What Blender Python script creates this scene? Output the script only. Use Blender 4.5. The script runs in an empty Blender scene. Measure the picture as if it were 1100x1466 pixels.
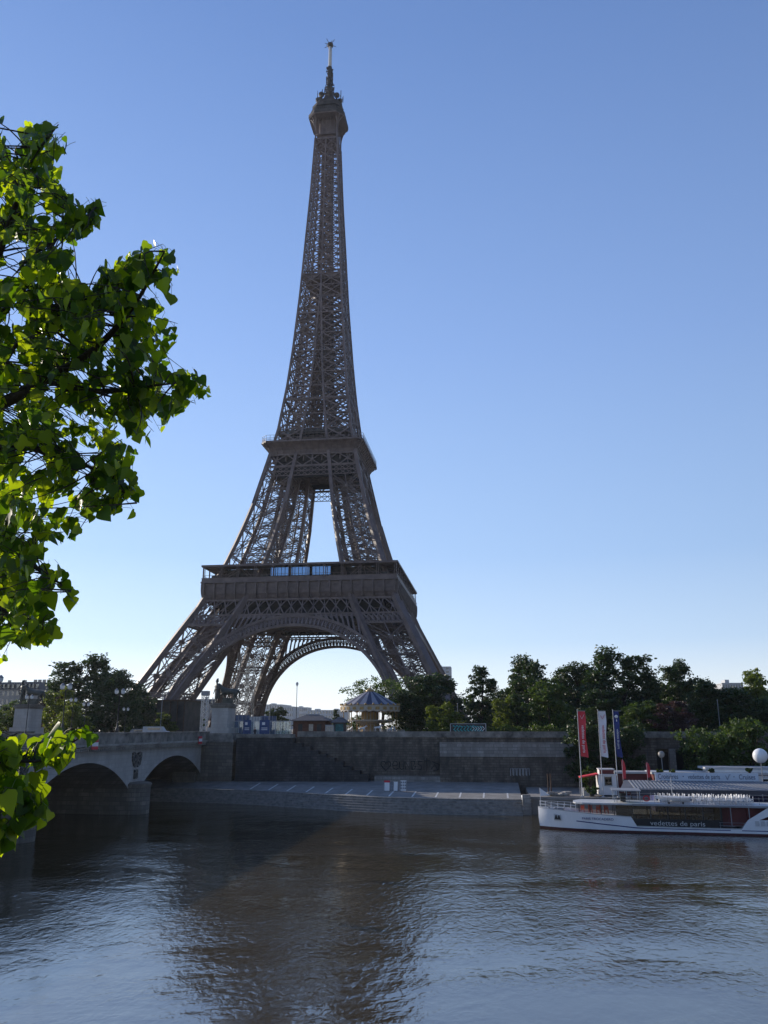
import bpy, math, random
from math import sin, cos, tan, pi, radians, sqrt, atan2
from mathutils import Vector, Matrix, noise

# ------------------------------------------------------------------ camera, sky, sun, exposure
scene = bpy.context.scene
COL = scene.collection
F_PX, YAW, PITCH, CAM_Z = 1162.4, -0.134, 0.26, 12.0     # photo is 1100 x 1466 px
cam_d = bpy.data.cameras.new("camera")
cam = bpy.data.objects.new("camera", cam_d); COL.objects.link(cam)
cam.location = (0, 0, CAM_Z)
cam.rotation_euler = (pi/2 + PITCH, 0, -YAW)
cam_d.sensor_fit = 'VERTICAL'; cam_d.sensor_height = 24.0; cam_d.lens = 24.0*F_PX/1466
cam_d.clip_start = 0.1; cam_d.clip_end = 20000
scene.camera = cam

SUN_AZ, SUN_EL = radians(-57), radians(17.5)             # azimuth measured from +Y towards +X
world = bpy.data.worlds.new("World"); scene.world = world
world.use_nodes = True
wn = world.node_tree; wn.nodes.clear()
w_out = wn.nodes.new("ShaderNodeOutputWorld"); w_bg = wn.nodes.new("ShaderNodeBackground")
w_sky = wn.nodes.new("ShaderNodeTexSky"); w_sky.sky_type = 'NISHITA'; w_sky.sun_disc = False
w_sky.sun_elevation = SUN_EL; w_sky.sun_rotation = SUN_AZ
w_sky.air_density = 1.0; w_sky.dust_density = 0.6; w_sky.ozone_density = 2.2; w_sky.altitude = 50
w_bg.inputs['Strength'].default_value = 0.05
wn.links.new(w_sky.outputs[0], w_bg.inputs['Color'])
# clear-morning gradient by elevation, laid over the physical sky
w_tc = wn.nodes.new("ShaderNodeTexCoord"); w_sp = wn.nodes.new("ShaderNodeSeparateXYZ"); wn.links.new(w_tc.outputs['Generated'], w_sp.inputs[0])
w_r = wn.nodes.new("ShaderNodeValToRGB"); wn.links.new(w_sp.outputs['Z'], w_r.inputs['Fac'])
SKY = [(0.0,(.95,.97,1.0)),(.05,(.78,.885,.98)),(.10,(.535,.715,.955)),(.2,(.365,.56,.89)),(.44,(.245,.405,.775)),(.72,(.14,.262,.585)),(1,(.10,.19,.46))]
for i, (p_, c_) in enumerate(SKY):
    e_ = w_r.color_ramp.elements[i] if i < 2 else w_r.color_ramp.elements.new(p_)
    e_.position = p_; e_.color = (*c_, 1)
w_b2 = wn.nodes.new("ShaderNodeBackground"); wn.links.new(w_r.outputs[0], w_b2.inputs['Color']); 
w_dot = wn.nodes.new("ShaderNodeVectorMath"); w_dot.operation = 'DOT_PRODUCT'; wn.links.new(w_tc.outputs['Generated'], w_dot.inputs[0]); w_dot.inputs[1].default_value = (sin(SUN_AZ), cos(SUN_AZ), 0)
w_mr = wn.nodes.new("ShaderNodeMapRange"); w_mr.inputs['From Min'].default_value = -1; w_mr.inputs['To Min'].default_value = .42; w_mr.inputs['To Max'].default_value = 1.36
wn.links.new(w_dot.outputs['Value'], w_mr.inputs['Value']); wn.links.new(w_mr.outputs[0], w_b2.inputs['Strength'])
w_add = wn.nodes.new("ShaderNodeMixShader"); w_add.inputs[0].default_value = .82
wn.links.new(w_bg.outputs[0], w_add.inputs[1]); wn.links.new(w_b2.outputs[0], w_add.inputs[2]); wn.links.new(w_add.outputs[0], w_out.inputs['Surface'])

sun_d = bpy.data.lights.new("sun", 'SUN'); sun = bpy.data.objects.new("sun", sun_d); COL.objects.link(sun)
sun_d.energy = 5.0; sun_d.angle = radians(0.53); sun_d.color = (1.0, 0.89, 0.74)
to_sun = Vector((sin(SUN_AZ)*cos(SUN_EL), cos(SUN_AZ)*cos(SUN_EL), sin(SUN_EL)))
sun.rotation_euler = to_sun.to_track_quat('Z', 'Y').to_euler()
sun.location = (-300, 200, 200)

scene.view_settings.view_transform = 'Standard'; scene.view_settings.look = 'None'
scene.view_settings.exposure = 0.15; scene.view_settings.gamma = 1.0
scene.render.engine = 'CYCLES'
scene.cycles.max_bounces = 8; scene.cycles.transparent_max_bounces = 12

# ------------------------------------------------------------------ helpers
def sight(px, py, Y):
    """world point of the photograph's pixel at the known distance Y (survey helper)"""
    u, v = (px-550)/F_PX, (733-py)/F_PX
    fw, up = cos(PITCH)-v*sin(PITCH), sin(PITCH)+v*cos(PITCH)
    d = Vector((fw*sin(YAW)+u*cos(YAW), fw*cos(YAW)-u*sin(YAW), up))
    return Vector((0, 0, CAM_Z)) + d*(Y/d.y)
def sight_r(px, py, r):
    u, v = (px-550)/F_PX, (733-py)/F_PX
    fw, up = cos(PITCH)-v*sin(PITCH), sin(PITCH)+v*cos(PITCH)
    d = Vector((fw*sin(YAW)+u*cos(YAW), fw*cos(YAW)-u*sin(YAW), up)).normalized()
    return Vector((0, 0, CAM_Z)) + d*r
def lerp(a, b, t): return a+(b-a)*t
def table(t, z):
    if z <= t[0][0]: 
        (z0, v0), (z1, v1) = t[0], t[1]; return v0+(v1-v0)*(z-z0)/(z1-z0)
    for (z0, v0), (z1, v1) in zip(t, t[1:]):
        if z <= z1: return v0+(v1-v0)*(z-z0)/(z1-z0)
    return t[-1][1]
R = random.Random(7)

class MB:
    """collects boxes, bars, tubes and prisms; build() links them as ONE mesh object"""
    def __init__(s): s.v = []; s.f = []; s.sm = set()
    def add(s, vs, fs, smooth=False):
        o = len(s.v); s.v += [tuple(p) for p in vs]
        if smooth: s.sm.update(range(len(s.f), len(s.f)+len(fs)))
        s.f += [tuple(i+o for i in q) for q in fs]
    def box(s, c, d, rz=0):
        x, y, z = d[0]/2, d[1]/2, d[2]/2; k, m = cos(rz), sin(rz)
        vs = [(c[0]+a*x*k-b*y*m, c[1]+a*x*m+b*y*k, c[2]+e*z) for e in (-1, 1) for a, b in ((-1,-1),(1,-1),(1,1),(-1,1))]
        s.add(vs, [(3,2,1,0),(4,5,6,7),(0,1,5,4),(1,2,6,5),(2,3,7,6),(3,0,4,7)])
    def box2(s, x0, x1, y0, y1, z0, z1): s.box(((x0+x1)/2,(y0+y1)/2,(z0+z1)/2),(x1-x0,y1-y0,z1-z0))
    def bar(s, p, q, w, h=None, up=None):
        p, q = Vector(p), Vector(q); d = q-p
        if d.length < 1e-5: return
        d.normalize(); h = h or w
        j = 1+R.uniform(-.02, .02); w *= j; h *= j
        u = Vector(up) if up else (Vector((0,0,1)) if abs(d.z) < .95 else Vector((0,1,0)))
        a = d.cross(u)
        if a.length < 1e-6: a = d.cross(Vector((1,0,0)))
        a.normalize(); b = a.cross(d)
        vs = [e+a*(i*w/2)+b*(k*h/2) for e in (p, q) for i, k in ((-1,-1),(1,-1),(1,1),(-1,1))]
        s.add(vs, [(3,2,1,0),(4,5,6,7),(0,1,5,4),(1,2,6,5),(2,3,7,6),(3,0,4,7)])
    def tube(s, path, rad, n=8, caps=True, smooth=True):
        path = [Vector(p) for p in path]
        if not hasattr(rad, '__len__'): rad = [rad]*len(path)
        vs = []; fs = []; a = None
        for i, p in enumerate(path):
            d = (path[min(i+1, len(path)-1)]-path[max(i-1, 0)]).normalized()
            if a is None:
                a = d.cross(Vector((0,0,1)) if abs(d.z) < .9 else Vector((1,0,0))).normalized()
            else: a = (a-d*a.dot(d)).normalized()
            b = d.cross(a)
            for k in range(n):
                t = 2*pi*k/n; vs.append(p+(a*cos(t)+b*sin(t))*rad[i])
        for i in range(len(path)-1):
            for k in range(n): fs.append((i*n+k, i*n+(k+1)%n, (i+1)*n+(k+1)%n, (i+1)*n+k))
        s.add(vs, fs, smooth)
        if caps:
            m = len(vs); s.add(vs[:n], [tuple(range(n-1,-1,-1))]); s.add(vs[m-n:], [tuple(range(n))])
    def lathe(s, c, prof, n=24, smooth=True, a0=0):
        vs = [(c[0]+r*cos(a0+2*pi*k/n), c[1]+r*sin(a0+2*pi*k/n), c[2]+z) for r, z in prof for k in range(n)]
        fs = [(i*n+k, i*n+(k+1)%n, (i+1)*n+(k+1)%n, (i+1)*n+k) for i in range(len(prof)-1) for k in range(n)]
        fs += [tuple(range(n-1,-1,-1)), tuple((len(prof)-1)*n+k for k in range(n))]
        s.add(vs, fs, smooth)
    def prism(s, poly, a, b, fn):
        """extrude 2D poly between a and b; fn(u, v, w) gives the 3D point"""
        n = len(poly); vs = [fn(u, v, a) for u, v in poly]+[fn(u, v, b) for u, v in poly]
        s.add(vs, [tuple(range(n)), tuple(range(2*n-1, n-1, -1))]+[(i, i+n, (i+1)%n+n, (i+1)%n) for i in range(n)])
    def ball(s, c, r, nu=12, nv=8, smooth=True):
        rx, ry, rz = r if hasattr(r, '__len__') else (r, r, r)
        vs = [(c[0]+rx*sin(pi*j/nv)*cos(2*pi*k/nu), c[1]+ry*sin(pi*j/nv)*sin(2*pi*k/nu), c[2]-rz*cos(pi*j/nv)) for j in range(nv+1) for k in range(nu)]
        s.add(vs, [(j*nu+k, j*nu+(k+1)%nu, (j+1)*nu+(k+1)%nu, (j+1)*nu+k) for j in range(nv) for k in range(nu)], smooth)
    def xf(s, m, start=0):
        for i in range(start, len(s.v)): s.v[i] = tuple(m @ Vector(s.v[i]))
    def mesh(s, name, mat):
        me = bpy.data.meshes.new(name); me.from_pydata(s.v, [], s.f)
        if s.sm:
            me.polygons.foreach_set('use_smooth', [i in s.sm for i in range(len(s.f))])
        if mat: me.materials.append(mat)
        me.update(); return me
    def build(s, name, mat, parent=None, fix=True):
        o = bpy.data.objects.new(name, s.mesh(name, mat)); COL.objects.link(o)
        if parent: o.parent = parent
        return o

def tag(o, label=None, cat=None, group=None, kind=None):
    if label: o['label'] = label
    if cat: o['category'] = cat
    if group: o['group'] = group
    if kind: o['kind'] = kind
    return o
def thing(name, label, cat, loc=(0,0,0), rz=0, group=None):
    o = bpy.data.objects.new(name, None); COL.objects.link(o); o.empty_display_size = .3
    o.location = loc; o.rotation_euler = (0, 0, rz)
    return tag(o, label, cat, group)
def struct(name, mb, mat): return tag(mb.build(name, mat), kind='structure')
def dup(root, loc, rz=None, label=None, scale=None):
    def cp(o, par):
        c = o.copy(); COL.objects.link(c)
        if par: c.parent = par
        for ch in kids.get(o.name, []): cp(ch, c)
        return c
    kids = {}
    for ch in root.children_recursive: kids.setdefault(ch.parent.name, []).append(ch)
    r = cp(root, None); r.location = loc
    if rz is not None: r.rotation_euler = (0, 0, rz)
    if label: r['label'] = label
    if scale: r.scale = scale if hasattr(scale, '__len__') else (scale,)*3
    return r
def text(name, body, size, mat, parent, loc, rot=(pi/2,0,0), thick=.01, sx=1.0, align='CENTER', space=1.0, fit=None):
    cu = bpy.data.curves.new(name, 'FONT'); cu.body = body; cu.size = size; cu.extrude = thick
    cu.align_x = align; cu.align_y = 'CENTER'; cu.space_character = space
    t = bpy.data.objects.new(name, cu); COL.objects.link(t)
    me = bpy.data.meshes.new_from_object(t.evaluated_get(bpy.context.evaluated_depsgraph_get()))
    bpy.data.objects.remove(t); bpy.data.curves.remove(cu)
    me.name = name; me.materials.clear(); me.materials.append(mat)
    o = bpy.data.objects.new(name, me); COL.objects.link(o); o.parent = parent
    o.location = loc; o.rotation_euler = rot; o.scale = (sx, 1, 1)
    if fit: xs_ = [v.co.x for v in me.vertices]; o.scale = (fit/(max(xs_)-min(xs_)), 1, 1)
    return o

# ------------------------------------------------------------------ materials
def mat(name, col, rough=.7, metal=0, spec=None, var=.25, scale=1.0, bump=0, bscale=8, col2=None, streak=0):
    m = bpy.data.materials.new(name); m.use_nodes = True; nt = m.node_tree; b = nt.nodes['Principled BSDF']
    b.inputs['Roughness'].default_value = rough; b.inputs['Metallic'].default_value = metal
    if spec is not None: b.inputs['Specular IOR Level'].default_value = spec
    tc = nt.nodes.new('ShaderNodeNewGeometry')
    n = nt.nodes.new('ShaderNodeTexNoise'); n.inputs['Scale'].default_value = scale; n.inputs['Detail'].default_value = 6
    n.inputs['Roughness'].default_value = .65
    mp = nt.nodes.new('ShaderNodeMapping'); nt.links.new(tc.outputs['Position'], mp.inputs['Vector'])
    if streak: mp.inputs['Scale'].default_value = (1, 1, 1/streak)
    nt.links.new(mp.outputs[0], n.inputs['Vector'])
    r = nt.nodes.new('ShaderNodeValToRGB')
    c2 = col2 or tuple(c*(1-var*1.4) for c in col)
    r.color_ramp.elements[0].position = .32; r.color_ramp.elements[1].position = .68
    r.color_ramp.elements[0].color = (*c2, 1); r.color_ramp.elements[1].color = (*(tuple(min(1, c*(1+var*.5)) for c in col) if not col2 else col), 1)
    nt.links.new(n.outputs['Fac'], r.inputs['Fac']); nt.links.new(r.outputs[0], b.inputs['Base Color'])
    if bump:
        n2 = nt.nodes.new('ShaderNodeTexNoise'); n2.inputs['Scale'].default_value = bscale; n2.inputs['Detail'].default_value = 5
        nt.links.new(tc.outputs['Position'], n2.inputs['Vector'])
        bp = nt.nodes.new('ShaderNodeBump'); bp.inputs['Strength'].default_value = bump; bp.inputs['Distance'].default_value = .05
        nt.links.new(n2.outputs['Fac'], bp.inputs['Height']); nt.links.new(bp.outputs[0], b.inputs['Normal'])
    return m
def glass(name, col, rough=.05, alpha=.5, tint=None):
    m = bpy.data.materials.new(name); m.use_nodes = True; nt = m.node_tree; nt.nodes.clear()
    o = nt.nodes.new('ShaderNodeOutputMaterial'); g = nt.nodes.new('ShaderNodeBsdfGlossy'); g.inputs['Roughness'].default_value = rough; g.inputs['Color'].default_value = (*(tint or (1,1,1)), 1)
    t = nt.nodes.new('ShaderNodeBsdfTransparent'); t.inputs['Color'].default_value = (*col, 1)
    fr = nt.nodes.new('ShaderNodeFresnel'); fr.inputs['IOR'].default_value = 1.5
    ad = nt.nodes.new('ShaderNodeMath'); ad.operation = 'ADD'; ad.inputs[1].default_value = 1-alpha; ad.use_clamp = True
    mx = nt.nodes.new('ShaderNodeMixShader'); nt.links.new(fr.outputs[0], ad.inputs[0]); nt.links.new(ad.outputs[0], mx.inputs[0])
    nt.links.new(t.outputs[0], mx.inputs[1]); nt.links.new(g.outputs[0], mx.inputs[2]); nt.links.new(mx.outputs[0], o.inputs['Surface'])
    return m
def leaf_mat(name, c1, c2, trans, tcol=None, rough=.5, spec=.4):
    m = bpy.data.materials.new(name); m.use_nodes = True; nt = m.node_tree; b = nt.nodes['Principled BSDF']
    b.inputs['Roughness'].default_value = rough; b.inputs['Specular IOR Level'].default_value = spec
    g = nt.nodes.new('ShaderNodeNewGeometry'); r = nt.nodes.new('ShaderNodeValToRGB')
    r.color_ramp.elements[0].color = (*c1, 1); r.color_ramp.elements[1].color = (*c2, 1)
    nt.links.new(g.outputs['Random Per Island'], r.inputs['Fac']); nt.links.new(r.outputs[0], b.inputs['Base Color'])
    t = nt.nodes.new('ShaderNodeBsdfTranslucent')
    mlt = nt.nodes.new('ShaderNodeMix'); mlt.data_type = 'RGBA'; mlt.blend_type = 'MULTIPLY'; mlt.inputs['Factor'].default_value = 1
    nt.links.new(r.outputs[0], mlt.inputs['A']); mlt.inputs['B'].default_value = (*(tcol or (2.2, 2.0, .5)), 1)
    nt.links.new(mlt.outputs['Result'], t.inputs['Color'])
    mx = nt.nodes.new('ShaderNodeMixShader'); mx.inputs[0].default_value = trans
    nt.links.new(b.outputs[0], mx.inputs[1]); nt.links.new(t.outputs[0], mx.inputs[2])
    nt.links.new(mx.outputs[0], nt.nodes['Material Output'].inputs['Surface'])
    return m
M = dict(
 iron=mat('iron_paint', (.165,.122,.112), .55, var=.3, scale=.25),
 iron2=mat('iron_paint_plate', (.15,.113,.106), .6, var=.3, scale=.5),
 mastwhite=mat('mast_pale_paint', (.55,.53,.5), .5, var=.1),
 stone=mat('pale_stone', (.36,.34,.31), .85, var=.35, scale=.35, bump=.4, bscale=5),
 stone2=mat('weathered_stone', (.27,.25,.22), .9, var=.5, scale=.5, bump=.5, bscale=4),
 asphalt=mat('asphalt', (.06,.06,.062), .9, var=.3, scale=.8, bump=.3, bscale=20),
 white=mat('white_paint', (.78,.78,.78), .4, var=.06, scale=.6),
 white_marking=mat('road_marking_paint', (.62,.62,.6), .7, var=.25, scale=3),
 hullwhite=mat('hull_white_paint', (.78,.79,.8), .25, var=.07, scale=.5, streak=3),
 grey=mat('grey_paint', (.25,.26,.28), .5, var=.15),
 lightgrey=mat('light_grey_paint', (.48,.49,.5), .5, var=.12),
 dark=mat('dark_metal', (.025,.026,.03), .45, var=.2),
 black=mat('black_paint', (.012,.012,.014), .5, var=.2),
 red=mat('red_fabric', (.62,.035,.05), .6, var=.12),
 darkred=mat('dark_red_paint', (.14,.022,.022), .5, var=.2),
 navy=mat('navy_fabric', (.02,.035,.17), .6, var=.15),
 blue=mat('blue_board', (.04,.075,.21), .5, var=.2),
 teal=mat('teal_board', (.04,.19,.2), .6, var=.4, scale=2.5),
 brick=mat('brown_wood', (.13,.06,.04), .8, var=.3, scale=2),
 roof=mat('slate_roof', (.09,.085,.09), .7, var=.25, scale=2),
 gold=mat('gilded_trim', (.42,.27,.1), .45, metal=.3, var=.3, scale=3),
 bronze=mat('weathered_bronze', (.09,.095,.08), .6, var=.4, scale=1.5),
 trunk=mat('bark', (.06,.045,.033), .9, var=.4, scale=3, bump=.6, bscale=12),
 rust=mat('pile_timber', (.1,.06,.04), .9, var=.4, scale=2),
 skin=mat('skin', (.45,.28,.2), .6, var=.05),
 cloth=mat('dark_cloth', (.03,.03,.045), .85, var=.2),
 glassdark=glass('dark_window_glass', (.16,.17,.18), .05, .88),
 glassboat=glass('boat_window_glass', (.72,.7,.64), .04, .97),
 glassblue=glass('sky_reflecting_glass', (.05,.16,.36), .12, .4, (.42,.66,1.0)),
 glassclear=glass('clear_glass', (.75,.85,.9), .03, .92),
 lampglass=mat('frosted_lamp_glass', (.8,.8,.78), .3, var=.03),
 chair=leaf_mat('white_plastic', (.84,.84,.84), (.88,.88,.88), .42, (1,1,1), .35, .5),
)

# ------------------------------------------------------------------ special surface materials
def wall_mat(name, base, dark, joint=1.0, bw=1.1, bh=.42):
    m = bpy.data.materials.new(name); m.use_nodes = True; nt = m.node_tree; b = nt.nodes['Principled BSDF']; L = nt.links
    b.inputs['Roughness'].default_value = .9
    g = nt.nodes.new('ShaderNodeNewGeometry'); sp = nt.nodes.new('ShaderNodeSeparateXYZ'); L.new(g.outputs['Position'], sp.inputs[0])
    ad = nt.nodes.new('ShaderNodeMath'); L.new(sp.outputs['X'], ad.inputs[0]); L.new(sp.outputs['Y'], ad.inputs[1])
    cb = nt.nodes.new('ShaderNodeCombineXYZ'); L.new(ad.outputs[0], cb.inputs['X']); L.new(sp.outputs['Z'], cb.inputs['Y'])
    br = nt.nodes.new('ShaderNodeTexBrick'); L.new(cb.outputs[0], br.inputs['Vector']); br.inputs['Scale'].default_value = 1
    br.inputs['Brick Width'].default_value = bw; br.inputs['Row Height'].default_value = bh; br.inputs['Mortar Size'].default_value = .03
    br.inputs['Color1'].default_value = (*base, 1); br.inputs['Color2'].default_value = (*(c*(1-.4*joint) for c in base), 1)
    br.inputs['Mortar'].default_value = (*(c*(1-.7*joint) for c in base), 1)
    mp = nt.nodes.new('ShaderNodeMapping'); mp.inputs['Scale'].default_value = (.55, .22, 1); L.new(cb.outputs[0], mp.inputs['Vector'])
    n = nt.nodes.new('ShaderNodeTexNoise'); n.inputs['Scale'].default_value = 1; n.inputs['Detail'].default_value = 7; n.inputs['Roughness'].default_value = .7
    L.new(mp.outputs[0], n.inputs['Vector'])
    r = nt.nodes.new('ShaderNodeValToRGB'); r.color_ramp.elements[0].position = .38; r.color_ramp.elements[1].position = .62
    L.new(n.outputs['Fac'], r.inputs['Fac'])
    mx = nt.nodes.new('ShaderNodeMix'); mx.data_type = 'RGBA'; L.new(r.outputs[0], mx.inputs['Factor'])
    mx.inputs['A'].default_value = (*dark, 1); L.new(br.outputs['Color'], mx.inputs['B']); L.new(mx.outputs['Result'], b.inputs['Base Color'])
    bp = nt.nodes.new('ShaderNodeBump'); bp.inputs['Strength'].default_value = .5; bp.inputs['Distance'].default_value = .06
    L.new(br.outputs['Fac'], bp.inputs['Height']); bp.invert = True; L.new(bp.outputs[0], b.inputs['Normal'])
    return m
M['wall'] = wall_mat('quay_wall_stone', (.22,.185,.15), (.065,.056,.048))
M['walldark'] = wall_mat('dark_wall_stone', (.10,.092,.088), (.03,.029,.029))  # darker tone of the wall stone, for the stair flank
M['wallpale'] = wall_mat('pale_course_stone', (.40,.38,.35), (.19,.175,.16), bw=1.6, bh=.55)
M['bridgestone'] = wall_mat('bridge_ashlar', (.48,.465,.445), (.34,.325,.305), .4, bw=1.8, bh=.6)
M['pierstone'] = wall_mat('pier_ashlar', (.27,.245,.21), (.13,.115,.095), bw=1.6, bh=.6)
M['quay'] = mat('quay_setts', (.23,.22,.205), .85, var=.25, scale=.5, bump=.5, bscale=6)
M['gravel'] = mat('sandy_gravel', (.2,.18,.145), .95, var=.3, scale=.4)

def water_mat():
    m = bpy.data.materials.new('river_water'); m.use_nodes = True; nt = m.node_tree; b = nt.nodes['Principled BSDF']; L = nt.links
    b.inputs['Base Color'].default_value = (.046,.034,.015, 1); b.inputs['Roughness'].default_value = .035; b.inputs['IOR'].default_value = 3.1
    g = nt.nodes.new('ShaderNodeNewGeometry')
    def nz(scale, sx, sy, det, rot=0, dist=0):
        mp = nt.nodes.new('ShaderNodeMapping'); mp.inputs['Scale'].default_value = (sx, sy, 1); mp.inputs['Rotation'].default_value = (0,0,rot)
        L.new(g.outputs['Position'], mp.inputs['Vector'])
        n = nt.nodes.new('ShaderNodeTexNoise'); n.inputs['Scale'].default_value = scale; n.inputs['Detail'].default_value = det
        n.inputs['Distortion'].default_value = dist; L.new(mp.outputs[0], n.inputs['Vector']); return n.outputs['Fac']
    def mth(op, a, c):
        n = nt.nodes.new('ShaderNodeMath'); n.operation = op
        for i, x in enumerate((a, c)):
            if isinstance(x, (int, float)): n.inputs[i].default_value = x
            else: L.new(x, n.inputs[i])
        return n.outputs[0]
    big = nz(.22, 1, .55, 3, .3, .6); mid = nz(.9, 1, .6, 3, -.2, .8); fine = nz(2.6, 1, .62, 7, .15, .5)
    calm = nz(.034, .7, 1.5, 5, .25, 1.8)
    cr = nt.nodes.new('ShaderNodeMapRange'); cr.inputs['From Min'].default_value = .38; cr.inputs['From Max'].default_value = .62
    cr.inputs['To Min'].default_value = .3; cr.inputs['To Max'].default_value = 1.5; L.new(calm, cr.inputs['Value'])
    small = mth('ADD', mth('MULTIPLY', mid, .04), mth('MULTIPLY', fine, .034))
    h = mth('ADD', mth('MULTIPLY', big, .085), mth('MULTIPLY', small, cr.outputs[0]))
    bp = nt.nodes.new('ShaderNodeBump'); bp.inputs['Strength'].default_value = 1; bp.inputs['Distance'].default_value = 1.0
    L.new(h, bp.inputs['Height']); L.new(bp.outputs[0], b.inputs['Normal'])
    return m
M['water'] = water_mat()

# ------------------------------------------------------------------ river, banks, quays
mb = MB(); mb.add([(-900,-60,0),(900,-60,0),(900,150,0),(-900,150,0)], [(0,1,2,3)]); struct('river_water', mb, M['water'])
mb = MB(); mb.box2(-900, 900, 149.4, 1744, 8.0, 10.3); struct('far_bank_ground', mb, M['gravel'])
mb = MB(); mb.box2(-260, 900, -60, 2.2, -3, 10.3); struct('near_bank_pavement', mb, M['asphalt'])
mb = MB(); mb.box2(-900, 900, 2.2, 9, -3, 2.0); struct('near_lower_quay', mb, M['quay'])

# lower quay on the far side: sloping setts, stepped edge towards the river
EDGE = [(-140,143.5),(-90,143),(-60,141.5),(-44,139),(-33,134.5),(-22.6,129.3),(-16,127.2),(-8,126.3),(3.2,126.2)]
def spl(pts, n=6):
    out = []
    for i in range(len(pts)-1):
        p0, p1, p2, p3 = [Vector(pts[max(0, min(len(pts)-1, i+k))]) for k in (-1,0,1,2)]
        for j in range(n):
            t = j/n; out.append(.5*((2*p1)+(p2-p0)*t+(2*p0-5*p1+4*p2-p3)*t*t+(3*p1-p0-3*p2+p3)*t**3))
    out.append(Vector(pts[-1])); return out
edge = spl(EDGE, 6)
BACKY = 149.0
mb = MB(); vs = []; fs = []; NQ = 6
for i, p in enumerate(edge):
    for k in range(NQ+1):
        t = k/NQ; vs.append((p.x, lerp(p.y, BACKY, t), lerp(2.0, 3.1, t)))
for i in range(len(edge)-1):
    for k in range(NQ): a = i*(NQ+1)+k; fs.append((a, a+NQ+1, a+NQ+2, a+1))
mb.add(vs, fs); struct('lower_quay', mb, M['quay'])
mb = MB(); NS = 7
for i in range(len(edge)-1):
    a, b2 = edge[i], edge[i+1]
    for k in range(NS):
        z1 = 2.0-k*.32-.004; z0 = z1-.32; o0 = -.45*k; o1 = -.45*(k+1)
        mb.add([(a.x,a.y+o0,z1),(b2.x,b2.y+o0,z1),(b2.x,b2.y+o0,z0),(a.x,a.y+o0,z0),(a.x,a.y+o1,z0),(b2.x,b2.y+o1,z0)], [(0,3,2,1),(3,4,5,2)])
M['steps'] = mat('step_stone', (.25,.235,.215), .85, var=.3, scale=1.5, bump=.5, bscale=5)
struct('quay_steps', mb, M['steps'])
mb = MB(); mb.box2(4.4, 420, 125.6, 149, -3, 2.3); mb.box2(4.4, 420, 125.35, 125.9, 2.05, 2.42); struct('landing_quay', mb, M['quay'])
mb = MB()
for k in range(11):
    mb.box((3.85+R.uniform(-.06,.06), 125.0, -1.2+k*.36+.18), (1.15+.12*(k%2), 1.0, .345))
struct('quay_corner_stones', mb, M['wallpale'])
# parking bay lines painted across the setts
mb = MB()
def quay_z(x, y):
    for a, b2 in zip(edge, edge[1:]):
        if a.x <= x <= b2.x:
            ye = lerp(a.y, b2.y, (x-a.x)/(b2.x-a.x)); return lerp(2.0, 3.1, (y-ye)/(BACKY-ye)), ye
    return 2.3, 126
for k in range(13):
    x = 1.2-k*3.55
    z0, ye = quay_z(x, 130); y0 = ye+1.0; y1 = y0+6.0
    for j in range(4):
        ya, yb = lerp(y0, y1, j/4), lerp(y0, y1, (j+1)/4)
        mb.add([(x-.13, ya, quay_z(x,ya)[0]+.012), (x+.13, ya, quay_z(x,ya)[0]+.012), (x+.13, yb, quay_z(x,yb)[0]+.012), (x-.13, yb, quay_z(x,yb)[0]+.012)], [(0,1,2,3)])
struct('parking_bay_lines', mb, M['white_marking'])

# ------------------------------------------------------------------ embankment walls
XA = sight(338,1100,147).x; XB = sight(418,1100,146).x; XC = sight(528,1100,147).x; XD = sight(630,1100,147).x; XE = sight(826,1100,147).x
w = thing('embankment_wall', 'dark stained stone river wall with a stair cut into it and black scrawled graffiti', 'wall', (XA, 147, 0))
mb = MB()
mb.box2(0, XD-XA, 1.6, 3.4, 1.0, 10.42)                                     # back wall
mb.build('wall', M['wall'], w); mb = MB(); mb.box2(0, XB-XA, -.4, 1.58, 1.0, 10.3)
nst = 9
for k in range(nst):                                                        # stepped stair flank
    x0 = lerp(XB-XA, XC-XA, k/nst); x1 = lerp(XB-XA, XC-XA, (k+1)/nst)
    mb.box2(x0+.003, x1, -.4+.004*k, 1.58, 1.0, 10.0-.62*(k+1)-.25*(k > 5))
mb.build('stair_flank', M['walldark'], w)
mb = MB(); mb.box2(0, XB-XA+.2, -.55, .15, 10.3, 10.95); mb.box2(XB-XA+.25, XD-XA, 1.45, 2.0, 10.42, 11.42); mb.build('parapet', M['stone2'], w)
mb = MB(); mb.box2(XC-XA+1, XD-XA-.01, .3, 1.58, 2.0, 3.9); mb.build('bench_ledge', M['wallpale'], w)
def squiggle(mb, pts, y, r=.07):
    mb.tube([(x, y, z) for x, z in pts], r, 5)
mb = MB(); ox = XC-XA+1.9; oz = 5.6; yy = 1.57
heart = [(.9*16*sin(t)**3/16, .9*(13*cos(t)-5*cos(2*t)-2*cos(3*t)-cos(4*t))/16) for t in [2*pi*k/20 for k in range(21)]]
squiggle(mb, [(ox+.9+x, oz+z) for x, z in heart], yy)
def glyph(pl, x, s=1.0):
    for pts in pl: squiggle(mb, [(x+a*s, oz-.75+b*s) for a, b in pts], yy)
glyph([[(0,.7),(.8,.75),(.75,1.2),(.3,1.4),(0,.9),(.1,.3),(.6,.1),(.95,.3)]], ox+2.1, 1.1)
glyph([[(0,1.4),(.05,.4),(.4,.05),(.8,.3),(.85,1.4)]], ox+3.3, 1.0)
glyph([[(0,.1),(0,1.4),(.8,.1),(.8,1.4)]], ox+4.4, 1.0)
glyph([[(0,.1),(.5,.15),(.6,.6),(.1,.75),(.5,.9),(.45,1.35),(0,1.4),(0,.1)]], ox+5.5, 1.1)
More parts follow.
